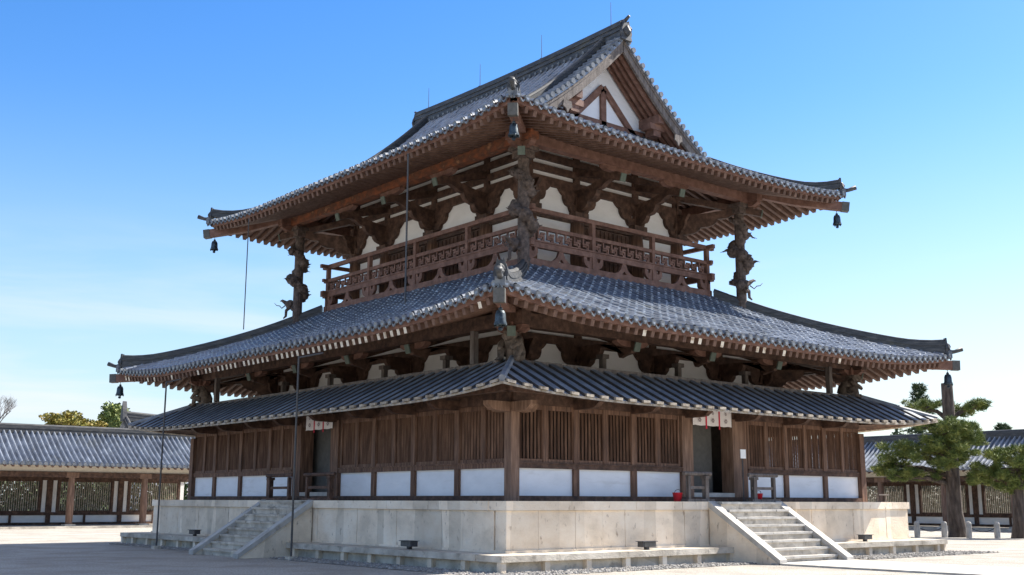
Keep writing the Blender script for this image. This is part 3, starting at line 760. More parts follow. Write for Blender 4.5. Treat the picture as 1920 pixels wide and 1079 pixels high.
# descending ridges beside the verges, verge tiles, bargeboards and gable
def slope_z(d): return RU.z0+RU.a*d+RU.b*d*d
for y0, sg in ((VG, 1), (LL-VG, -1)):
    for sx in (-1, 1):
        X = lambda d: (d if sx < 0 else W-d)
        yy = y0+sg*.78
        mb = MB(); ds = [7.5-.35*i for i in range(13)]
        path_ridge(mb, [(X(d), yy, slope_z(d)+.05) for d in ds], .26, .26, 4, .08); mb.build('descending_ridge', ridge, hall)
        mb = MB(); n = 20
        for i in range(n):
            d = 3.1+(7.55-3.1)*(i+.5)/n; z = slope_z(d)+.06
            mb.tube([(X(d), y0+sg*.55, z+.03), (X(d), y0-sg*.10, z)], .095, 10, 1)
            a = (3.1+(7.55-3.1)*i/n); b = 3.1+(7.55-3.1)*(i+1)/n
            mb.hexa([(X(a), y0-sg*.06, slope_z(a)-.08), (X(b), y0-sg*.06, slope_z(b)-.08), (X(b), y0+sg*.5, slope_z(b)-.08), (X(a), y0+sg*.5, slope_z(a)-.08), (X(a), y0-sg*.06, slope_z(a)+.03), (X(b), y0-sg*.06, slope_z(b)+.03), (X(b), y0+sg*.5, slope_z(b)+.03), (X(a), y0+sg*.5, slope_z(a)+.03)], 0)
        mb.build('verge_tiles', [tile, tilee], hall)
        mb = MB(); n = 16
        def strip(mb, ya, yb, zo0, zo1, da, db, n=16, mi=0):
            for i in range(n):
                a = da+(db-da)*i/n; b = da+(db-da)*(i+1)/n
                mb.hexa([(X(a), ya, slope_z(a)+zo0), (X(b), ya, slope_z(b)+zo0), (X(b), yb, slope_z(b)+zo0), (X(a), yb, slope_z(a)+zo0), (X(a), ya, slope_z(a)+zo1), (X(b), ya, slope_z(b)+zo1), (X(b), yb, slope_z(b)+zo1), (X(a), yb, slope_z(a)+zo1)], mi)
        strip(mb, y0+sg*.0, y0+sg*.09, -.50, -.085, 2.9, 7.62)
        strip(mb, y0-sg*.03, y0+sg*.11, -.20, -.083, 2.9, 7.615)
        mb.build('bargeboard', woodg, hall)
        mb = MB()
        for k in range(4): strip(mb, y0+sg*(.20+.23*k), y0+sg*(.31+.23*k), -.54, -.34, 3.1, 7.6)
        strip(mb, y0+sg*.10, y0+sg*1.2, -.335, -.12, 3.0, 7.6)
        mb.build('verge_rafters', woodr, hall)
        # purlin block carrying the verge
        xb = XM+sx*1.95; mb = MB(); zt = slope_z(XM-1.95)-.42
        ya, yb = sorted((y0+sg*.12, y0+sg*1.1)); mb.box(xb-.14, xb+.14, ya, yb, zt-.3, zt)
        ya, yb = sorted((y0+sg*.30, y0+sg*.75)); mb.box(xb-.36, xb+.36, ya, yb, zt-.5, zt-.29); mb.box(xb-.18, xb+.18, ya+.03, yb-.03, zt-.72, zt-.5)
        mb.build('verge_purlin', woodr, hall)
        # carved pendant on the bargeboard
        mb = MB(); xc = X(5.0); zc = slope_z(5.0)-.62
        A = [(xc-.16, y0-sg*.05, zc+.14), (xc-.20, y0-sg*.05, zc-.06), (xc-.08, y0-sg*.05, zc-.12), (xc, y0-sg*.05, zc-.26), (xc+.08, y0-sg*.05, zc-.12), (xc+.20, y0-sg*.05, zc-.06), (xc+.16, y0-sg*.05, zc+.14)]
        mb.prism(A, (0, sg*.045, 0)); mb.build('gable_pendant', woodg, hall)
    yw = y0+sg*1.07
    mb = MB(); P = [(X_, yw, z) for X_, z in [(3.2, 11.2)]+[(d, slope_z(d)-.2) for d in [3.3+.36*i for i in range(13)]]+[(W-d, slope_z(d)-.2) for d in [7.62-.36*i for i in range(13)]]+[(W-3.2, 11.2)]]
    mb.prism(P, (0, sg*.1, 0)); gw = mb.build('gable_wall', plasterw, hall)
    yo = yw-sg*.10
    def tim(a, b, w, nm='gable_timber', t=.1):
        mb = MB(); a = Vector((a[0], 0, a[1])); b = Vector((b[0], 0, b[1])); d = (b-a).normalized(); nrm = Vector((-d.z, 0, d.x))*w/2
        mb.prism([a+nrm+Vector((0, yo, 0)), b+nrm+Vector((0, yo, 0)), b-nrm+Vector((0, yo, 0)), a-nrm+Vector((0, yo, 0))], (0, sg*t, 0)); mb.build(nm, woodr, gw)
    tim((XM, 11.9), (XM, 13.85), .24, 'king_post', .098)
    tim((XM-.02, 13.95), (XM-1.62, 12.4), .22, t=.094); tim((XM+.02, 13.95), (XM+1.62, 12.4), .22, t=.096); tim((4.3, 12.62), (W-4.3, 12.62), .22, 'tie_beam', .09)

# carved pillars with coiled dragons, under the upper hips
def dragon(cx, cy, z0, z1, ph, out):
    mb = MB(); mb.lathe([(.17, z0-.3), (.18, z0+.1), (.17, z1-.35)], (cx, cy), 12); mb.box(cx-.24, cx+.24, cy-.24, cy+.24, z1-.34, z1-.12); mb.box(cx-.33, cx+.33, cy-.33, cy+.33, z1-.12, z1)
    pl = mb.build('dragon_pillar', dragonm, hall)
    mb = MB(); rq = random.Random(int(ph*10)); pts = []; rad = []; n = 90; za, zb = z0+.55, z1-.45
    for i in range(n+1):
        t = i/n; a = ph+t*2*math.pi*2.4; rr = .24+.06*math.sin(t*11+ph); pts.append((cx+rr*math.cos(a), cy+rr*math.sin(a), zb+(za-zb)*t+.04*math.sin(a*2))); rad.append(.065+.155*math.sin(math.pi*min(1, t*1.05))**.7*(.8+.28*math.sin(i*.9+ph)+.12*math.sin(i*2.3)))
    mb.tube(pts, rad, 9)
    for i in range(4, n, 3):   # spines on the back
        p = Vector(pts[i]); o = Vector((p.x-cx, p.y-cy, 0)).normalized(); r = rad[i]; mb.tube([p+o*r*.8, p+o*(r+.09)+Vector((0, 0, .04))], [.045, .006], 5)
    o = Vector((out[0], out[1], 0)).normalized(); h = Vector(pts[int(n*.93)])+o*.1
    for _ in range(9):
        p = Vector(pts[rq.randrange(10, n-5)]); q = Vector((p.x-cx, p.y-cy, rq.uniform(-.1, .1))).normalized(); mb.blob(p+q*.1, (rq.uniform(.07, .15), rq.uniform(.07, .15), rq.uniform(.08, .2)), rq.randrange(99), .3)
    # head turned outward with jaws, horn and whisker, clawed arms
    mb.blob(h+o*.08+Vector((0, 0, .02)), (.17, .17, .19), 5, .25)
    mb.tube([h+o*.1, h+o*.28+Vector((0, 0, .10)), h+o*.44+Vector((0, 0, .20)), h+o*.52+Vector((0, 0, .18))], [.10, .085, .05, .02], 7)
    mb.tube([h+o*.1-Vector((0, 0, .08)), h+o*.25-Vector((0, 0, .2)), h+o*.26-Vector((0, 0, .42)), h+o*.36-Vector((0, 0, .5))], [.08, .06, .05, .025], 7)
    wq = [h+o*.3, h+o*.45+Vector((0, 0, -.10)), h+o*.55+Vector((0, 0, .0)), h+o*.68+Vector((0, 0, .02)), h+o*.78+Vector((0, 0, .12))]
    mb.tube(wq, [.025, .02, .018, .014, .008], 5)
    for k, f in enumerate((.22, .42, .62)):
        p = Vector(pts[int(n*f)]); q = Vector((p.x-cx, p.y-cy, 0)).normalized(); e_ = p+q*.26+Vector((0, 0, -.12+.1*k)); mb.tube([p, p+q*.16, e_], [.07, .055, .035], 6)
        for c in (-.06, 0, .06): mb.tube([e_, e_+q*.08+Vector((c, -c, -.06))], [.022, .006], 4)
    mb.build('carved_dragon', dragonm, pl, smooth=True)
dragon(2.62, 2.62, 6.6, 10.32, 1.0, (-1, -.2))
dragon(W-2.62, 2.62, 6.6, 10.32, 2.2, (1, -.5))
dragon(2.62, LL-2.62, 6.6, 10.32, .4, (-.6, 1))
dragon(W-2.62, LL-2.62, 6.6, 10.32, .4, (1, 1))
# squatting beasts carrying the lower eave corners
def beast(x, y, ang, kind):
    mb = MB(); c, s_ = math.cos(ang), math.sin(ang)
    def P(a, b, z): return (x+a*c-b*s_, y+a*s_+b*c, z)
    z = 3.50
    mb.box(x-.22, x+.22, y-.22, y+.22, z+.74, z+.98)
    blk = mb.build('beast_block', woodr, hall)
    mb = MB()
    # one continuous lathe-like body bent forward, legs and head grown into it
    mb.tube([P(-.16, 0, z), P(-.14, 0, z+.22), P(-.04, 0, z+.45), P(.05, 0, z+.62), P(.0, 0, z+.78)], [.24, .27, .25, .20, .17], 12)
    for q in (-1, 1):
        mb.tube([P(-.08, q*.18, z+.22), P(.18, q*.25, z+.26), P(.22, q*.24, z+.03), P(.36, q*.24, z+.02)], [.13, .12, .08, .06], 8)
        mb.tube([P(.02, q*.2, z+.55), P(.16, q*.27, z+.42), P(.30, q*.20, z+.34), P(.38, q*.18, z+.28)], [.10, .085, .065, .05], 8)
        for t in (-.05, 0, .05): mb.tube([P(.34, q*.24+t, z+.02), P(.42, q*.24+t, z+.0)], [.028, .01], 5)
    mb.blob(P(.16, 0, z+.66), (.19, .19, .17), 4, .16)
    mb.tube([P(.22, 0, z+.62), P(.38, 0, z+.58)], [.13, .09], 8)
    mb.tube([P(-.2, 0, z+.1), P(-.36, 0, z+.2), P(-.34, 0, z+.42)], [.08, .10, .04], 7)
    mb.build('carved_beast', lionm, blk, smooth=True)
beast(.12, .12, R(200), 0); beast(W-.12, .12, R(-60), 1); beast(.12, LL-.12, R(120), 2); beast(W-.12, LL-.12, R(45), 3)

# ------------------------------------------------------------------ things on and round the hall
# wind bells hanging from the hip rafters
bell = thing('wind_bell', 'x', 'bell', (0, 0, 0), 'bronze wind bells under the roof corners')
mb = MB(); mb.lathe([(.03, -.14), (.10, -.16), (.135, -.24), (.145, -.40), (.175, -.50), (.17, -.52), (.12, -.40), (.09, -.2)], (0, 0), 16); mb.lathe([(.05, -.145), (.055, -.10), (.02, -.07)], (0, 0), 10)
for k in range(4):
    a = k*math.pi/2+.4; mb.tube([(.15*math.cos(a), .15*math.sin(a), -.49), (.155*math.cos(a), .155*math.sin(a), -.56)], [.04, .01], 5)
mb.build('bell_body', bronze, bell, smooth=True); bell.scale = (.88, .88, .95)
mb = MB(); mb.tube([(0, 0, 0), (0, 0, -.09)], .012, 6); mb.build('hanger', iron, bell)
mb = MB(); mb.tube([(0, 0, -.25), (0, 0, -.58)], .012, 6); mb.blob((0, 0, -.60), (.06, .06, .05)); mb.build('clapper', bronze, bell)
BL = [((-2.18, -2.18, 4.40), 'bronze bell under the near corner of the lower roof'), ((W+2.18, -2.18, 4.40), 'bronze bell under the right corner of the lower roof above the sawn pine trunk'),
      ((-2.18, LL+2.18, 4.40), 'bronze bell under the far left corner of the lower roof'), ((.22, .22, 10.03), 'bronze bell high under the near corner of the upper roof'),
      ((W-.22, .22, 10.03), 'bronze bell under the right corner of the upper roof'), ((.22, LL-.22, 10.03), 'bronze bell under the left corner of the upper roof')]
bell.location = BL[0][0]; bell['label'] = BL[0][1]
for p, l in BL[1:]: dup(bell, p, rnd.uniform(0, 1), l)

# lightning rods on the ridge
rod = None
for i, y in enumerate((3.85, 7.45, 11.1, 14.55)):
    lab = ['thin rod on the ridge right beside the near gable peak', 'thin rod on the ridge, second from the near gable', 'thin rod on the ridge, third from the near gable', 'thin rod at the far left end of the ridge'][i]
    mb = MB(); mb.tube([(0, 0, 0), (0, 0, .95)], [.014, .008], 5); mb.box(-.05, .05, -.05, .05, -.02, .03)
    o = mb.build('lightning_rod', iron); o.location = (XM, y, 15.98); tag(o, lab, 'rod', 'lightning rods along the ridge')
# tall grey poles standing against the left eaves, thin cables
def pole(x, y, z1, label, arm=None, name='eave_pole', r=.03, z0=GZ):
    t = thing(name, label, 'pole', (x, y, z0), 'slim grey poles beside the left face')
    mb = MB(); mb.tube([(x, y, z0), (x, y, z1)], r, 8); mb.build('shaft', pole_m, t)
    if arm:
        mb = MB(); mb.tube([(x, y, z1-.04), (x+arm[0], y+arm[1], z1-.04+arm[2])], r*.8, 6); mb.build('arm', pole_m, t)
    if z0 == GZ:
        mb = MB(); mb.box(x-.12, x+.12, y-.12, y+.12, GZ, GZ+.1); mb.build('foot', stoneg, t)
    return t
pole(-2.62, 6.2, 3.98, 'slim grey pole rising in front of the left doorway to the lower eave', (.2, -1.0, .05))
pole(-2.66, 15.2, 3.98, 'slim grey pole rising past the far left end of the podium to the lower eave', (.3, -.5, .1))
for i, (x, y, za, zb) in enumerate(((-.05, 14.9, 6.0, 10.1), (-.05, 4.75, 5.6, 10.1))):
    mb = MB(); mb.tube([(0, 0, 0), (0, 0, zb-za)], .018 if i == 0 else .028, 6); o = mb.build('down_cable', pole_m); o.location = (x, y, za)
    tag(o, ['thin dark cable hanging from the far left part of the upper eave', 'grey down pipe hanging from the upper eave across the left balcony'][i], 'cable')

# door curtains
def curtain(s, u0, u1, label):
    t = thing('door_curtain', label, 'curtain', SP(s, (u0+u1)/2, .16, 2.62), 'short white door curtains'); n = 3; w = (u1-u0)/n
    for k in range(n):
        a = u0+w*k+.015; b = a+w-.03; mb = MB(); m = 8; i0 = len(mb.v)
        for j in range(m+1):
            u = a+(b-a)*j/m
            for z in (2.62, 2.17): mb.v.append(SP(s, u, .16+.012*math.sin(j*1.7+k), z+.008*math.sin(k+j)))
        for j in range(m): mb.f.append((i0+2*j, i0+2*j+2, i0+2*j+3, i0+2*j+1)); mb.m.append(0)
        o = mb.build('cloth_panel', cloth, t)
        uc = (a+b)/2
        for cz, r in ((2.33, .075), (2.54, .05)):
            mb = MB()
            for p in range(6):
                an = p*math.pi/3; A = [SP(s, uc+r*math.cos(an)*.6+r*.34*math.cos(q), .185, cz+r*math.sin(an)*.6+r*.34*math.sin(q)) for q in [x*math.pi/4 for x in range(8)]]; mb.poly(A)
            mb.build('crest', crest, o)
        if k < n-1:
            mb = MB(); sbox(mb, s, b-.015, b+.045, .172, .18, 2.08, 2.62); mb.build('red_ribbon', redc, t)
    return t
curtain(0, 6.66, 8.42, 'white curtain with grey crests and red ribbons over the right doorway')
curtain(1, 8.35, 10.0, 'white curtain with grey crests over the left doorway behind the slim pole')

# timber railings beside the stair heads
def railing(s, u0, u1, label, flip):
    woodg = wood if s == 1 else MATS['grey_weathered_wood']
    t = thing('timber_railing', label, 'railing', SP(s, (u0+u1)/2, .85, 0), 'timber railings at the stair heads')
    for u in ((u1-.12,) if flip else (u0+.12,)):
        mb = MB(); sbox(mb, s, u-.07, u+.07, .78, .92, .06, .70); sbox(mb, s, u-.1, u+.1, .75, .95, .62, .70); mb.build('rail_post', woodg, t)
    u = u0+.06 if flip else u1-.06
    mb = MB(); sbox(mb, s, u-.05, u+.05, .80, .90, .06, .70); mb.build('rail_post', woodg, t)
    mb = MB(); a, b = SP(s, u0-.12, .85, .76), SP(s, u1+.12, .85, .76); mb.tube([a, b], .055, 8); mb.build('top_rail', woodg, t)
    mb = MB(); sbox(mb, s, u0, u1, .82, .88, .34, .42); mb.build('middle_rail', woodg, t)
    mb = MB(); sbox(mb, s, u0-.1, u1+.1, .72, .98, 0, .07); mb.build('ground_board', woodg, t)
    return t
railing(0, 5.55, 6.45, 'low timber railing at the left of the sunlit stair head', True)
railing(0, 8.35, 9.45, 'low timber railing at the right of the sunlit stair head', False)
railing(1, 9.6, 11.0, 'low dark timber railing against a white panel left of the shaded stair head', True)
railing(1, 7.1, 8.6, 'low timber railing across the left doorway beside the slim pole', False)

# small white notice on a thin post
t = thing('notice_stand', 'small square white notice on a thin dark post by the right doorway', 'sign', (8.28, -.62, 0))
mb = MB(); mb.tube([(8.28, -.62, 0), (8.28, -.62, 1.26)], .02, 6); mb.box(8.16, 8.4, -.7, -.54, 0, .03); mb.build('post', iron, t)
mb = MB(); mb.box(8.16, 8.40, -.66, -.64, 1.24, 1.50); mb.build('board', paper, t)
# red fire buckets
def bucket(x, y, label):
    t = thing('red_bucket', label, 'bucket', (x, y, 0), 'red buckets by the right doorway')
    mb = MB(); mb.lathe([(.10, 0), (.14, .23), (.15, .24), (.135, .235), (.10, .03)], (x, y), 18); mb.build('pail', redp, t, smooth=True)
    mb = MB(); mb.tube([(x-.14, y, .22), (x-.1, y-.02, .30), (x, y-.03, .325), (x+.1, y-.02, .30), (x+.14, y, .22)], .008, 5); mb.build('handle', iron, t)
bucket(5.42, -.62, 'round red bucket left of the sunlit stair head')
bucket(8.95, -.62, 'red bucket behind the right timber railing, partly hidden by it')
# low flood lamps on the terrace
def lamp(s, u, label):
    t = thing('flood_lamp', label, 'lamp', SP(s, u, 1.5, -1.2), 'low flood lamps on the terrace')
    mb = MB(); sbox(mb, s, u-.23, u+.23, 1.42, 1.62, -1.13, -1.0); sbox(mb, s, u-.26, u+.26, 1.38, 1.66, -1.0, -.985); mb.build('housing', iron, t)
    mb = MB(); sbox(mb, s, u-.05, u+.05, 1.46, 1.56, -1.196, -1.13); mb.build('bracket', iron, t)
    mb = MB(); sbox(mb, s, u-.19, u+.19, 1.621, 1.63, -1.115, -1.015); mb.build('lens', greyp, t)
lamp(0, 3.2, 'flat dark flood lamp on the sunlit terrace left of the stairs'); lamp(0, 13.0, 'flat dark flood lamp on the sunlit terrace right of the stairs')
lamp(1, 2.2, 'flat dark flood lamp on the shaded terrace near the podium corner'); lamp(1, 14.8, 'flat dark flood lamp on the terrace beyond the shaded stairs')
# small trestle at the far right of the upper podium
t = thing('low_trestle', 'small pale low stand at the right end of the podium', 'stand', (15.6, -.5, 0))
mb = MB(); mb.box(15.35, 15.95, -.62, -.42, .22, .26); mb.build('top', woodg, t)
for x in (15.4, 15.9):
    mb = MB(); mb.tube([(x-.06, -.52, 0), (x, -.52, .22)], .02, 5); mb.tube([(x+.06, -.52, 0), (x, -.52, .22)], .02, 5); mb.build('leg', woodg, t)

# ------------------------------------------------------------------ galleries
class GRoof: pass
def gallery(name, label, fx, sgn_len, n, y0, first, rot, axis):
    """covered gallery: front posts on a line, lattice wall behind. Local frame: x along, y away from the viewer."""
    def P(x, y, z):
        if axis == 'x': return (x, y0+y, z)
        return (y0+y, x, z)
    def bx(mb, xa, xb, ya, yb, za, zb, mi=0):
        a = P(xa, ya, za); b = P(xb, yb, zb); mb.box(a[0], b[0], a[1], b[1], za, zb, mi)
    bay = 4.28; x0 = first; x1 = first+bay*n
    t = thing(name, label, 'gallery', P((x0+x1)/2, 1.9, GZ))
    zb = GZ+.12
    mb = MB(); bx(mb, x0-2, x1+2, -.8, 4.9, GZ-.1, zb); mb.build('stone_base', stoneg, t)
    depth = 3.75; zev, zrd = 1.93, 3.85; ye, yr = -1.15, depth/2
    # tiled slopes
    for side in (0, 1):
        mb = MB(); rows = round((x1-x0+3)/.31); p = (x1-x0+3)/rows; prof = [(0, -.05), (.24, -.03), (.27, .06), (.38, .13), (.5, .155), (.62, .13), (.73, .06), (.76, -.03)]
        us = [(x0-1.5+p*(k+q), h) for k in range(rows) for q, h in prof]+[(x1+1.5, -.02)]
        lv = [(0, 0), (.25, 0), (.5, 0), (.75, 0), (1, 0)]; i0 = len(mb.v)
        for f, _ in lv:
            y = ye+(yr-ye)*f; y = y if side == 0 else 2*yr-y; z = zev+(zrd-zev)*(f*.88+f*f*.12)
            for u, h in us: mb.v.append(P(u, y, z+h))
        nu = len(us)
        for a in range(len(lv)-1):
            for j in range(nu-1):
                q = i0+a*nu+j; mb.f.append((q, q+1, q+1+nu, q+nu)); mb.m.append(0)
        if side == 0:
            for k in range(rows):
                u = x0-1.5+p*(k+.5); mb.tube([P(u, ye+.02, zev+.02), P(u, ye-.05, zev+.02)], .10, 8, 1)
                ua, ub = u-p*.5-.07, u-p*.5+.07; mb.poly([P(ua, ye-.01, zev), P(ub, ye-.01, zev), P(ub, ye-.01, zev-.09), P(ua, ye-.01, zev-.09)], 1)
        mb.build('tiled_slope', [tile, tilee], t)
    mb = MB(); path_ridge(mb, [P(x0-1.5+(x1-x0+3)*i/6, yr, zrd-.02) for i in range(7)], .34, .34, 4, .09); mb.build('ridge', ridge, t)
    mb = MB(); bx(mb, x0-1.5, x1+1.5, -.06, .06, 1.53, 1.93); mb.build('eave_plaster', cream, t)
    mb = MB(); A = []
    for k in range(round((x1-x0+3)/.42)):
        x = x0-1.4+k*.42; mb.beam(P(x, ye+.05, zev-.12), P(x, .3, zev+.42), .11, .12)
    mb.build('eave_rafters', raft, t, kind='stuff')
    mb = MB(); bx(mb, x0-1.5, x1+1.5, -.13, .13, 1.24, 1.54); mb.build('front_beam', wood, t)
    for k in range(n+1):
        x = x0+bay*k; q = P(x, 0, 0)
        mb = MB(); mb.lathe([(.19, zb+.1), (.215, zb+1.2), (.17, 1.25)], (q[0], q[1]), 14); bx(mb, x-.35, x+.35, -.14, .14, 1.22, 1.52); o = mb.build('front_post', woodl, t)
        mb = MB(); bx(mb, x-.3, x+.3, -.3, .3, zb-.002, zb+.1); mb.build('base_stone', stoneg, o)
    # back wall
    Y = depth
    mb = MB(); bx(mb, x0-1.5, x1+1.5, Y-.1, Y+.1, 1.12, 1.9); bx(mb, x0-1.5, x1+1.5, Y-.12, Y+.12, -.92, -.74); bx(mb, x0-1.5, x1+1.5, Y-.12, Y+.12, zb, zb+.14); mb.build('wall_beams', wood, t)
    mb = MB(); bx(mb, x0-1.5, x1+1.5, Y-.04, Y+.04, zb+.14, -.92); mb.build('low_plaster', plaster, t)
    for k in range(n):
        xa = x0+bay*k; pc = xa
        for x, w in ((xa, .26), (xa+bay*.5, .12)):
            mb = MB(); bx(mb, x-w/2, x+w/2, Y-.13, Y+.13, zb+.001, -.92); mb.build('sill_post', wood, t)
        mb = MB(); bx(mb, xa-.16, xa+.16, Y-.14, Y+.14, -.739, 1.12); mb.build('wall_post', wood, t)
        for xx in (xa+.18, xa+bay-.42):
            mb = MB(); bx(mb, xx, xx+.24, Y-.05, Y+.05, -.739, 1.12); mb.build('plaster_strip', plaster, t)
        fa, fb = xa+.44, xa+bay-.44
        mb = MB(); bx(mb, fa, fa+.16, Y-.1, Y+.1, -.739, 1.12); bx(mb, fb-.16, fb, Y-.1, Y+.1, -.739, 1.12); bx(mb, fa+.16, fb-.16, Y-.09, Y+.09, -.739, -.66); bx(mb, fa+.16, fb-.16, Y-.09, Y+.09, 1.04, 1.119); o = mb.build('window_frame', wood, t)
        mb = MB(); m = round((fb-fa-.32)/.13); ps = (fb-fa-.32)/m
        for j in range(m):
            x = fa+.16+ps*(j+.5); bx(mb, x-.028, x+.028, Y-.03, Y+.03, -.74, 1.12)
        mb.build('lattice', MATS['board_edge'], o)
    return t
gallery('roofed_gallery', 'long tiled gallery behind the left end of the podium', 0, 1, 8, 44.0, 4.17-4.28*6, 0, 'x')
gallery('roofed_gallery', 'long tiled gallery behind the pine on the right', 0, 1, 9, 46.0, 9.79-4.28*5, 0, 'y')

# distant tiled hall whose roof end shows over the left gallery
def far_roof():
    bx0, by0 = 26.0, 108.0
    t = thing('distant_hall', 'distant grey tiled roof end with an upright ornament above the left gallery', 'temple', (bx0+9, by0+5, GZ))
    return t
# placed by its ridge end
t = thing('distant_hall', 'distant grey tiled roof end with upright ornament above the left gallery', 'temple', (21.5, 72, GZ))
xa, xb, yc, zr_, ze = 17.5, 38.0, 72.0, 6.5, 4.7
mb = MB(); mb.box(xa+1.5, xb-1, yc-2.0, yc+2.0, GZ, ze); mb.build('wall', plaster, t)
mb = MB(); rows = 60; p = (xb-xa)/rows
for side in (-1, 1):
    for k in range(rows):
        u = xa+p*k; prof = [(0, 0), (.25, 0), (.35, .09), (.5, .12), (.65, .09), (.75, 0), (1, 0)]
        i0 = len(mb.v)
        for f in (0, .5, 1):
            y = yc+side*2.8*(1-f); z = ze-.3+(zr_-ze+.3)*(f*.8+f*f*.2)
            for q, h in prof: mb.v.append((u+p*q, y, z+h))
        for a in range(2):
            for j in range(6): q = i0+a*7+j; mb.f.append((q, q+1, q+8, q+7)); mb.m.append(0)
mb.build('roof', tile, t)
mb = MB(); path_ridge(mb, [(xa+(xb-xa)*i/6, yc, zr_-.05+.25*max(0, 1-i/2)**2) for i in range(7)], .5, .55, 5, .12)
path_ridge(mb, [(xa+1.8, yc-2.6+2.2*i/5, ze+.2+(zr_-ze-.5)*i/5) for i in range(6)], .3, .3, 3, .1)
path_ridge(mb, [(xa+.2, yc-2.7+2.6*i/5, ze+.0+(zr_-ze)*i/5) for i in range(6)], .4, .4, 3, .12)
rd = mb.build('ridge', ridge, t)
mb = MB(); mb.prism([(xa-.1, yc-.35, zr_), (xa-.1, yc+.35, zr_), (xa-.1, yc+.3, zr_+.7), (xa-.1, yc+.0, zr_+1.7), (xa-.1, yc-.2, zr_+1.0)], (.35, 0, 0)); mb.build('roof_ornament', ridge, rd)

# ------------------------------------------------------------------ trees
def tufts(mb, c, r, n, size, rr, blades=7, thin=.09):
    """many small needle tufts spread through an ellipsoid"""
    for _ in range(n):
        while True:
            a = Vector((rr.uniform(-1, 1), rr.uniform(-1, 1), rr.uniform(-1, 1)))
            if a.length < 1: break
        if a.length > .01 and rr.random() < .65: a = a.normalized()*(a.length**.35)
        p = Vector((c[0]+a.x*r[0], c[1]+a.y*r[1], c[2]+a.z*r[2]))
        for _b in range(blades):
            d = Vector((rr.uniform(-1, 1), rr.uniform(-1, 1), rr.uniform(-.35, 1.1))).normalized(); s_ = size*rr.uniform(.6, 1.2)
            sd = d.cross(Vector((rr.uniform(-1, 1), rr.uniform(-1, 1), rr.uniform(-1, 1)))).normalized()*s_*thin
            i = len(mb.v); q = p+d*s_; mb.v += [tuple(p-sd), tuple(p+sd), tuple(q)]; mb.f.append((i, i+1, i+2)); mb.m.append(0)
def leaves(mb, c, r, n, size, rr):
    for _ in range(n):
        a = Vector((rr.gauss(0, 1), rr.gauss(0, 1), rr.gauss(0, 1))).normalized()*(rr.random()**.45)
        p = Vector((c[0]+a.x*r[0], c[1]+a.y*r[1], c[2]+a.z*r[2])); n1 = Vector((rr.uniform(-1, 1), rr.uniform(-1, 1), rr.uniform(-1, 1))).normalized()
        n2 = n1.cross(Vector((rr.uniform(-1, 1), rr.uniform(-1, 1), .3))).normalized(); s_ = size*rr.uniform(.6, 1.3)
        mb.poly([p-n1*s_, p-n2*s_*.6, p+n1*s_, p+n2*s_*.6])
def world_at(u, v, px, py):
    """point on the vertical plane through (px,py) that faces the viewpoint, at photo pixel (u,v) - used only to read off measurements"""
    f = 2082.94; d = -BX*1.0+RX*((u-960)/f)-UX*((v-540)/f); o = Vector((-17.9945, -21.4238, .0079)); nrm = Vector((px-o.x, py-o.y, 0)); t = nrm.dot(nrm)/nrm.dot(d); return o+d*t
# big pine with a sawn-off trunk on the right
rr = random.Random(11)
t = thing('pine_tree', 'large pine with sawn off trunk and spreading green boughs on the right', 'tree', (32.2, 5.9, GZ))
mb = MB(); trunk = [(32.2, 5.85, GZ-.1), (32.15, 5.85, GZ+.35), (32.0, 5.85, GZ+1.2), (31.95, 5.8, 1.2), (31.9, 5.75, 3.2), (31.85, 5.72, 5.55)]
mb.tube(trunk, [.50, .41, .35, .31, .28, .26], 14); tr = mb.build('trunk', bark, t, smooth=False)
mb = MB(); mb.tube([(31.85, 5.72, 5.545), (31.85, 5.72, 5.565)], .26, 14); mb.build('sawn_top', woodg, tr)
CL = [(1700, 850, 1.25, .55, 0), (1672, 868, .8, .4, .4), (1735, 838, 1.2, .55, -.5), (1770, 815, 1.0, .6, -.9), (1790, 818, .8, .5, -1.0), (1760, 858, 1.0, .5, .3), (1720, 890, 1.1, .32, .2), (1690, 892, .7, .25, -.3),
      (1800, 835, .7, .6, .8), (1815, 805, .6, .45, 1.0), (1735, 762, .9, .32, .5), (1803, 768, .7, .3, .3), (1833, 760, .45, .25, .0), (1790, 860, .8, .4, 1.1), (1740, 800, .5, .3, .7), (1783, 803, .75, .45, -1.2), (1797, 848, .7, .42, -1.2), (1772, 872, .55, .28, -1.1), (1762, 836, .6, .35, -1.2), (1822, 826, .5, .3, -.4), (1660, 884, .45, .25, .2)]
for (u, v, rx, rz, dp) in CL:
    c = world_at(u, v, 32.0, 5.8); dirv = Vector((32+18, 5.8+21.4, 0)).normalized(); c = c+dirv*dp
    base = Vector((31.95, 5.8, max(.8, c.z-.7))); mid = (base+c)/2+Vector((0, 0, .1))
    mb = MB(); mb.tube([base, mid, c-Vector((0, 0, rz*.4))], [.14, .10, .05], 7)
    for _ in range(4):
        q = c+Vector((rr.uniform(-.8, .8)*rx, rr.uniform(-.8, .8)*rx, rr.uniform(-.3, .3)*rz)); mb.tube([c-Vector((0, 0, rz*.4)), (c+q)/2, q], [.04, .03, .015], 5)
    bo = mb.build('bough', bark, t)
    mb = MB()
    for _ in range(int(13*rx)+5):
        q = c+Vector((rr.uniform(-.85, .85)*rx, rr.uniform(-.85, .85)*rx, rr.uniform(-.7, .7)*rz)); tufts(mb, q, (.22, .22, .15), 26, .21, rr, 8, .075)
    mb.build('foliage', needle, bo)
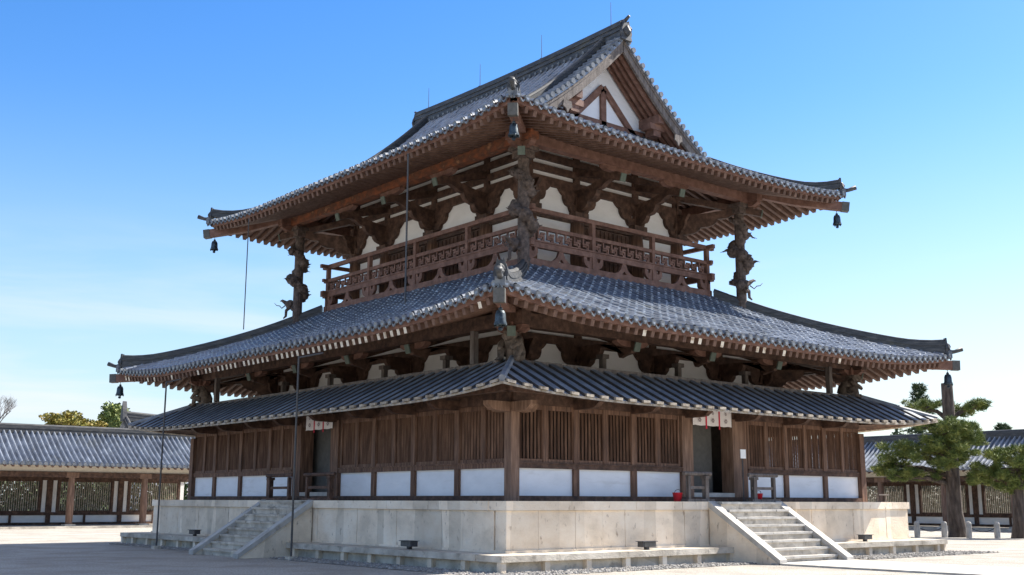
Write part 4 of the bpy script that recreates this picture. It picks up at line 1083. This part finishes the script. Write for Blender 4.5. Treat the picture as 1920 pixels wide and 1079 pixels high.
# smaller pine cut by the right edge
t = thing('pine_tree', 'smaller leaning pine cut by the right edge of the view', 'tree', (32.9, 3.4, GZ))
mb = MB(); mb.tube([(32.9, 3.35, GZ-.1), (32.8, 3.2, GZ+.8), (32.9, 3.2, .6), (33.2, 3.0, 1.8), (33.1, 2.6, 2.7)], [.34, .27, .24, .18, .10], 12); mb.build('trunk', bark, t)
for (u, v, rx, rz, dp) in [(1880, 860, .9, .5, 0), (1905, 885, 1.0, .5, .2), (1850, 880, .7, .4, -.4), (1895, 920, .6, .35, .3), (1925, 865, .8, .5, 0), (1935, 900, .8, .5, .5), (1832, 898, .5, .28, 0), (1900, 850, .6, .35, .5)]:
    c = world_at(u, v, 32.9, 3.2)
    mb = MB(); mb.tube([(33.1, 3.0, 1.5), c], [.09, .04], 6); bo = mb.build('bough', bark, t)
    mb = MB()
    for _ in range(int(13*rx)+5):
        q = c+Vector((rr.uniform(-.85, .85)*rx, rr.uniform(-.85, .85)*rx, rr.uniform(-.7, .7)*rz)); tufts(mb, q, (.22, .22, .15), 26, .21, rr, 8, .075)
    mb.build('foliage', needle, bo)
# conifers and broadleaf trees beyond the galleries
def far_tree(u, v0, v1, px, py, wid, label, m, kind='leaf', name='distant_tree', size=.28, n=3500, grp='trees beyond the galleries'):
    top = world_at(u, v0, px, py); bot = world_at(u, v1, px, py); cx, cy = top.x, top.y
    t = thing(name, label, 'tree', (cx, cy, GZ), grp)
    mb = MB(); mb.tube([(cx, cy, GZ), (cx, cy, (GZ+top.z)/2), (cx, cy, top.z-.6)], [.35, .25, .06], 8); mb.build('trunk', bark, t)
    mb = MB(); h = top.z-bot.z
    if kind == 'cone':
        for k in range(26):
            f = k/25; z = bot.z+h*f; r = wid*(1-f)**.8+.15
            for _ in range(5):
                a = rr.uniform(0, 6.28); q = rr.uniform(.3, 1)*r; tufts(mb, (cx+q*math.cos(a), cy+q*math.sin(a), z), (.4, .4, .2), 10, .34, rr, 6, .12)
    else:
        for _ in range(16):
            a = rr.uniform(0, 6.28); q = wid*math.sqrt(rr.random())*.8; z = bot.z+h*rr.uniform(.15, .88); k = 1-abs((z-bot.z)/h-.4)*.9
            leaves(mb, (cx+q*math.cos(a)*k, cy+q*math.sin(a)*k, z), (wid*.36, wid*.36, h*.20), n//16, size, rr)
    mb.build('crown', m, t)
far_tree(134, 771, 815, 13, 78, 2.9, 'rounded yellow green tree above the left gallery', leafy, size=.13, n=6000)
far_tree(100, 786, 812, 11, 79, 1.2, 'low yellow green tree behind the rounded one', leafy, size=.13, n=2500)
far_tree(222, 756, 815, 18, 80, 2.0, 'loose green tree between the rounded tree and the distant roof', needle, size=.15, n=2600)
far_tree(1722, 726, 900, 64, 27, 2.1, 'dark conical conifer behind the sawn pine', leafd, 'cone')
far_tree(1690, 800, 900, 66, 30, 1.6, 'short dark tree just above the right gallery beside the conifer', leafd, size=.18, n=1500)
far_tree(1880, 802, 870, 70, 18, 1.2, 'small dark tree top peeping over the right gallery', leafd, 'cone')
SH = [(-9.5, 51.5, 'dark shrub behind the gallery lattice, leftmost in view'), (-4.2, 51.2, 'dark shrub behind the left gallery, second from the picture edge'), (.2, 52.0, 'shrub behind the lattice left of the first orange post in view'), (4.6, 51.4, 'dark shrub behind the lattice between the two orange gallery posts'), (8.6, 51.8, 'dark shrub behind the lattice nearest the podium'), (13.2, 51.5, 'dark shrub behind the gallery bay half hidden by the podium'),
      (53.2, 27.0, 'shrub behind the right gallery beside the hall corner'), (53.4, 21.5, 'shrub behind the right gallery lattice left of the pine trunk'), (53.2, 16.2, 'shrub behind the right gallery lattice right of the pine trunk'), (53.4, 11.0, 'shrub behind the right gallery at the picture edge')]
for i, (x, y, lab) in enumerate(SH):
    t = thing('garden_shrub', lab, 'shrub', (x, y, GZ), 'shrubs behind the gallery lattices')
    mb = MB()
    for k in range(5): mb.tube([(x, y, GZ), (x+rr.uniform(-.9, .9), y+rr.uniform(-.5, .5), GZ+2.2)], [.06, .02], 5)
    mb.build('stem', bark, t)
    mb = MB(); wx, wy = (2.6, 1.1) if i < 6 else (1.1, 3.0)
    leaves(mb, (x, y, GZ+1.9), (wx, wy, 1.9), 3600, .13, rr); leaves(mb, (x, y, GZ+1.0), (wx, wy, 1.0), 1200, .13, rr); mb.build('foliage', leafd, t)
# bare tree at the left edge
c = world_at(-12, 800, 2, 62); t = thing('bare_tree', 'leafless grey tree at the left edge above the gallery', 'tree', (c.x, c.y, GZ))
mb = MB(); mb.tube([(c.x, c.y, GZ), (c.x, c.y, c.z-.3)], [.25, .18], 8); mb.build('trunk', bark, t)
mb = MB()
def twig(p, d, ln, r, k):
    q = p+d*ln; mb.tube([p, (p+q)/2+Vector((0, 0, .03)), q], [r, r*.8, r*.55], 5, caps=False)
    if k == 0: return
    for _ in range(3):
        dd = (d+Vector((rr.uniform(-.55, .55), rr.uniform(-.55, .55), rr.uniform(-.2, .45)))).normalized(); twig(p+d*ln*rr.uniform(.55, 1), dd, ln*.72, r*.55, k-1)
for a in range(5): twig(Vector((c.x, c.y, c.z-.4)), Vector((math.cos(a*1.3)*.6, math.sin(a*1.3)*.5, 1)).normalized(), 1.15, .05, 4)
mb.build('branches', woodg, t)

# ------------------------------------------------------------------ bollards with a chain by the pine
BP = [(32.6, 8.4), (34.0, 7.5), (33.6, 6.3), (35.0, 5.6)]
blab = ['pale stone bollard nearest the podium, left of the pine trunk', 'pale stone bollard touching the left side of the pine trunk', 'pale stone bollard just right of the pine trunk', 'pale stone bollard farthest right of the pine trunk']
for i, px in enumerate(((1720, 1000), (1771, 1000), (1817, 1001), (1870, 1001))):
    c = world_at(px[0], px[1], 30.5, 6.5)
    mb = MB(); mb.lathe([(.13, 0), (.135, .3), (.125, .66), (.09, .72), (.03, .735)], (0, 0), 12); mb.tube([(-.17, 0, .5), (.17, 0, .5)], .03, 6)
    o = mb.build('stone_bollard', stonew); o.location = (c.x, c.y, GZ); tag(o, blab[i], 'bollard', 'stone bollards by the pine')
    BP[i] = (c.x, c.y)
for i, (a, b) in enumerate(((0, 1), (2, 3))):
    A = Vector((*BP[a], GZ+.5)); B = Vector((*BP[b], GZ+.5)); mb = MB()
    mb.tube([A+(B-A)*k/10-Vector((0, 0, .22*math.sin(math.pi*k/10))) for k in range(11)], .022, 6)
    o = mb.build('hanging_chain', iron, loc=tuple(A)); tag(o, ['pale chain slung between the two bollards left of the pine', 'pale chain slung between the two bollards right of the pine'][i], 'chain')
print('rafters', len(rafters), 'objects', len(bpy.data.objects))
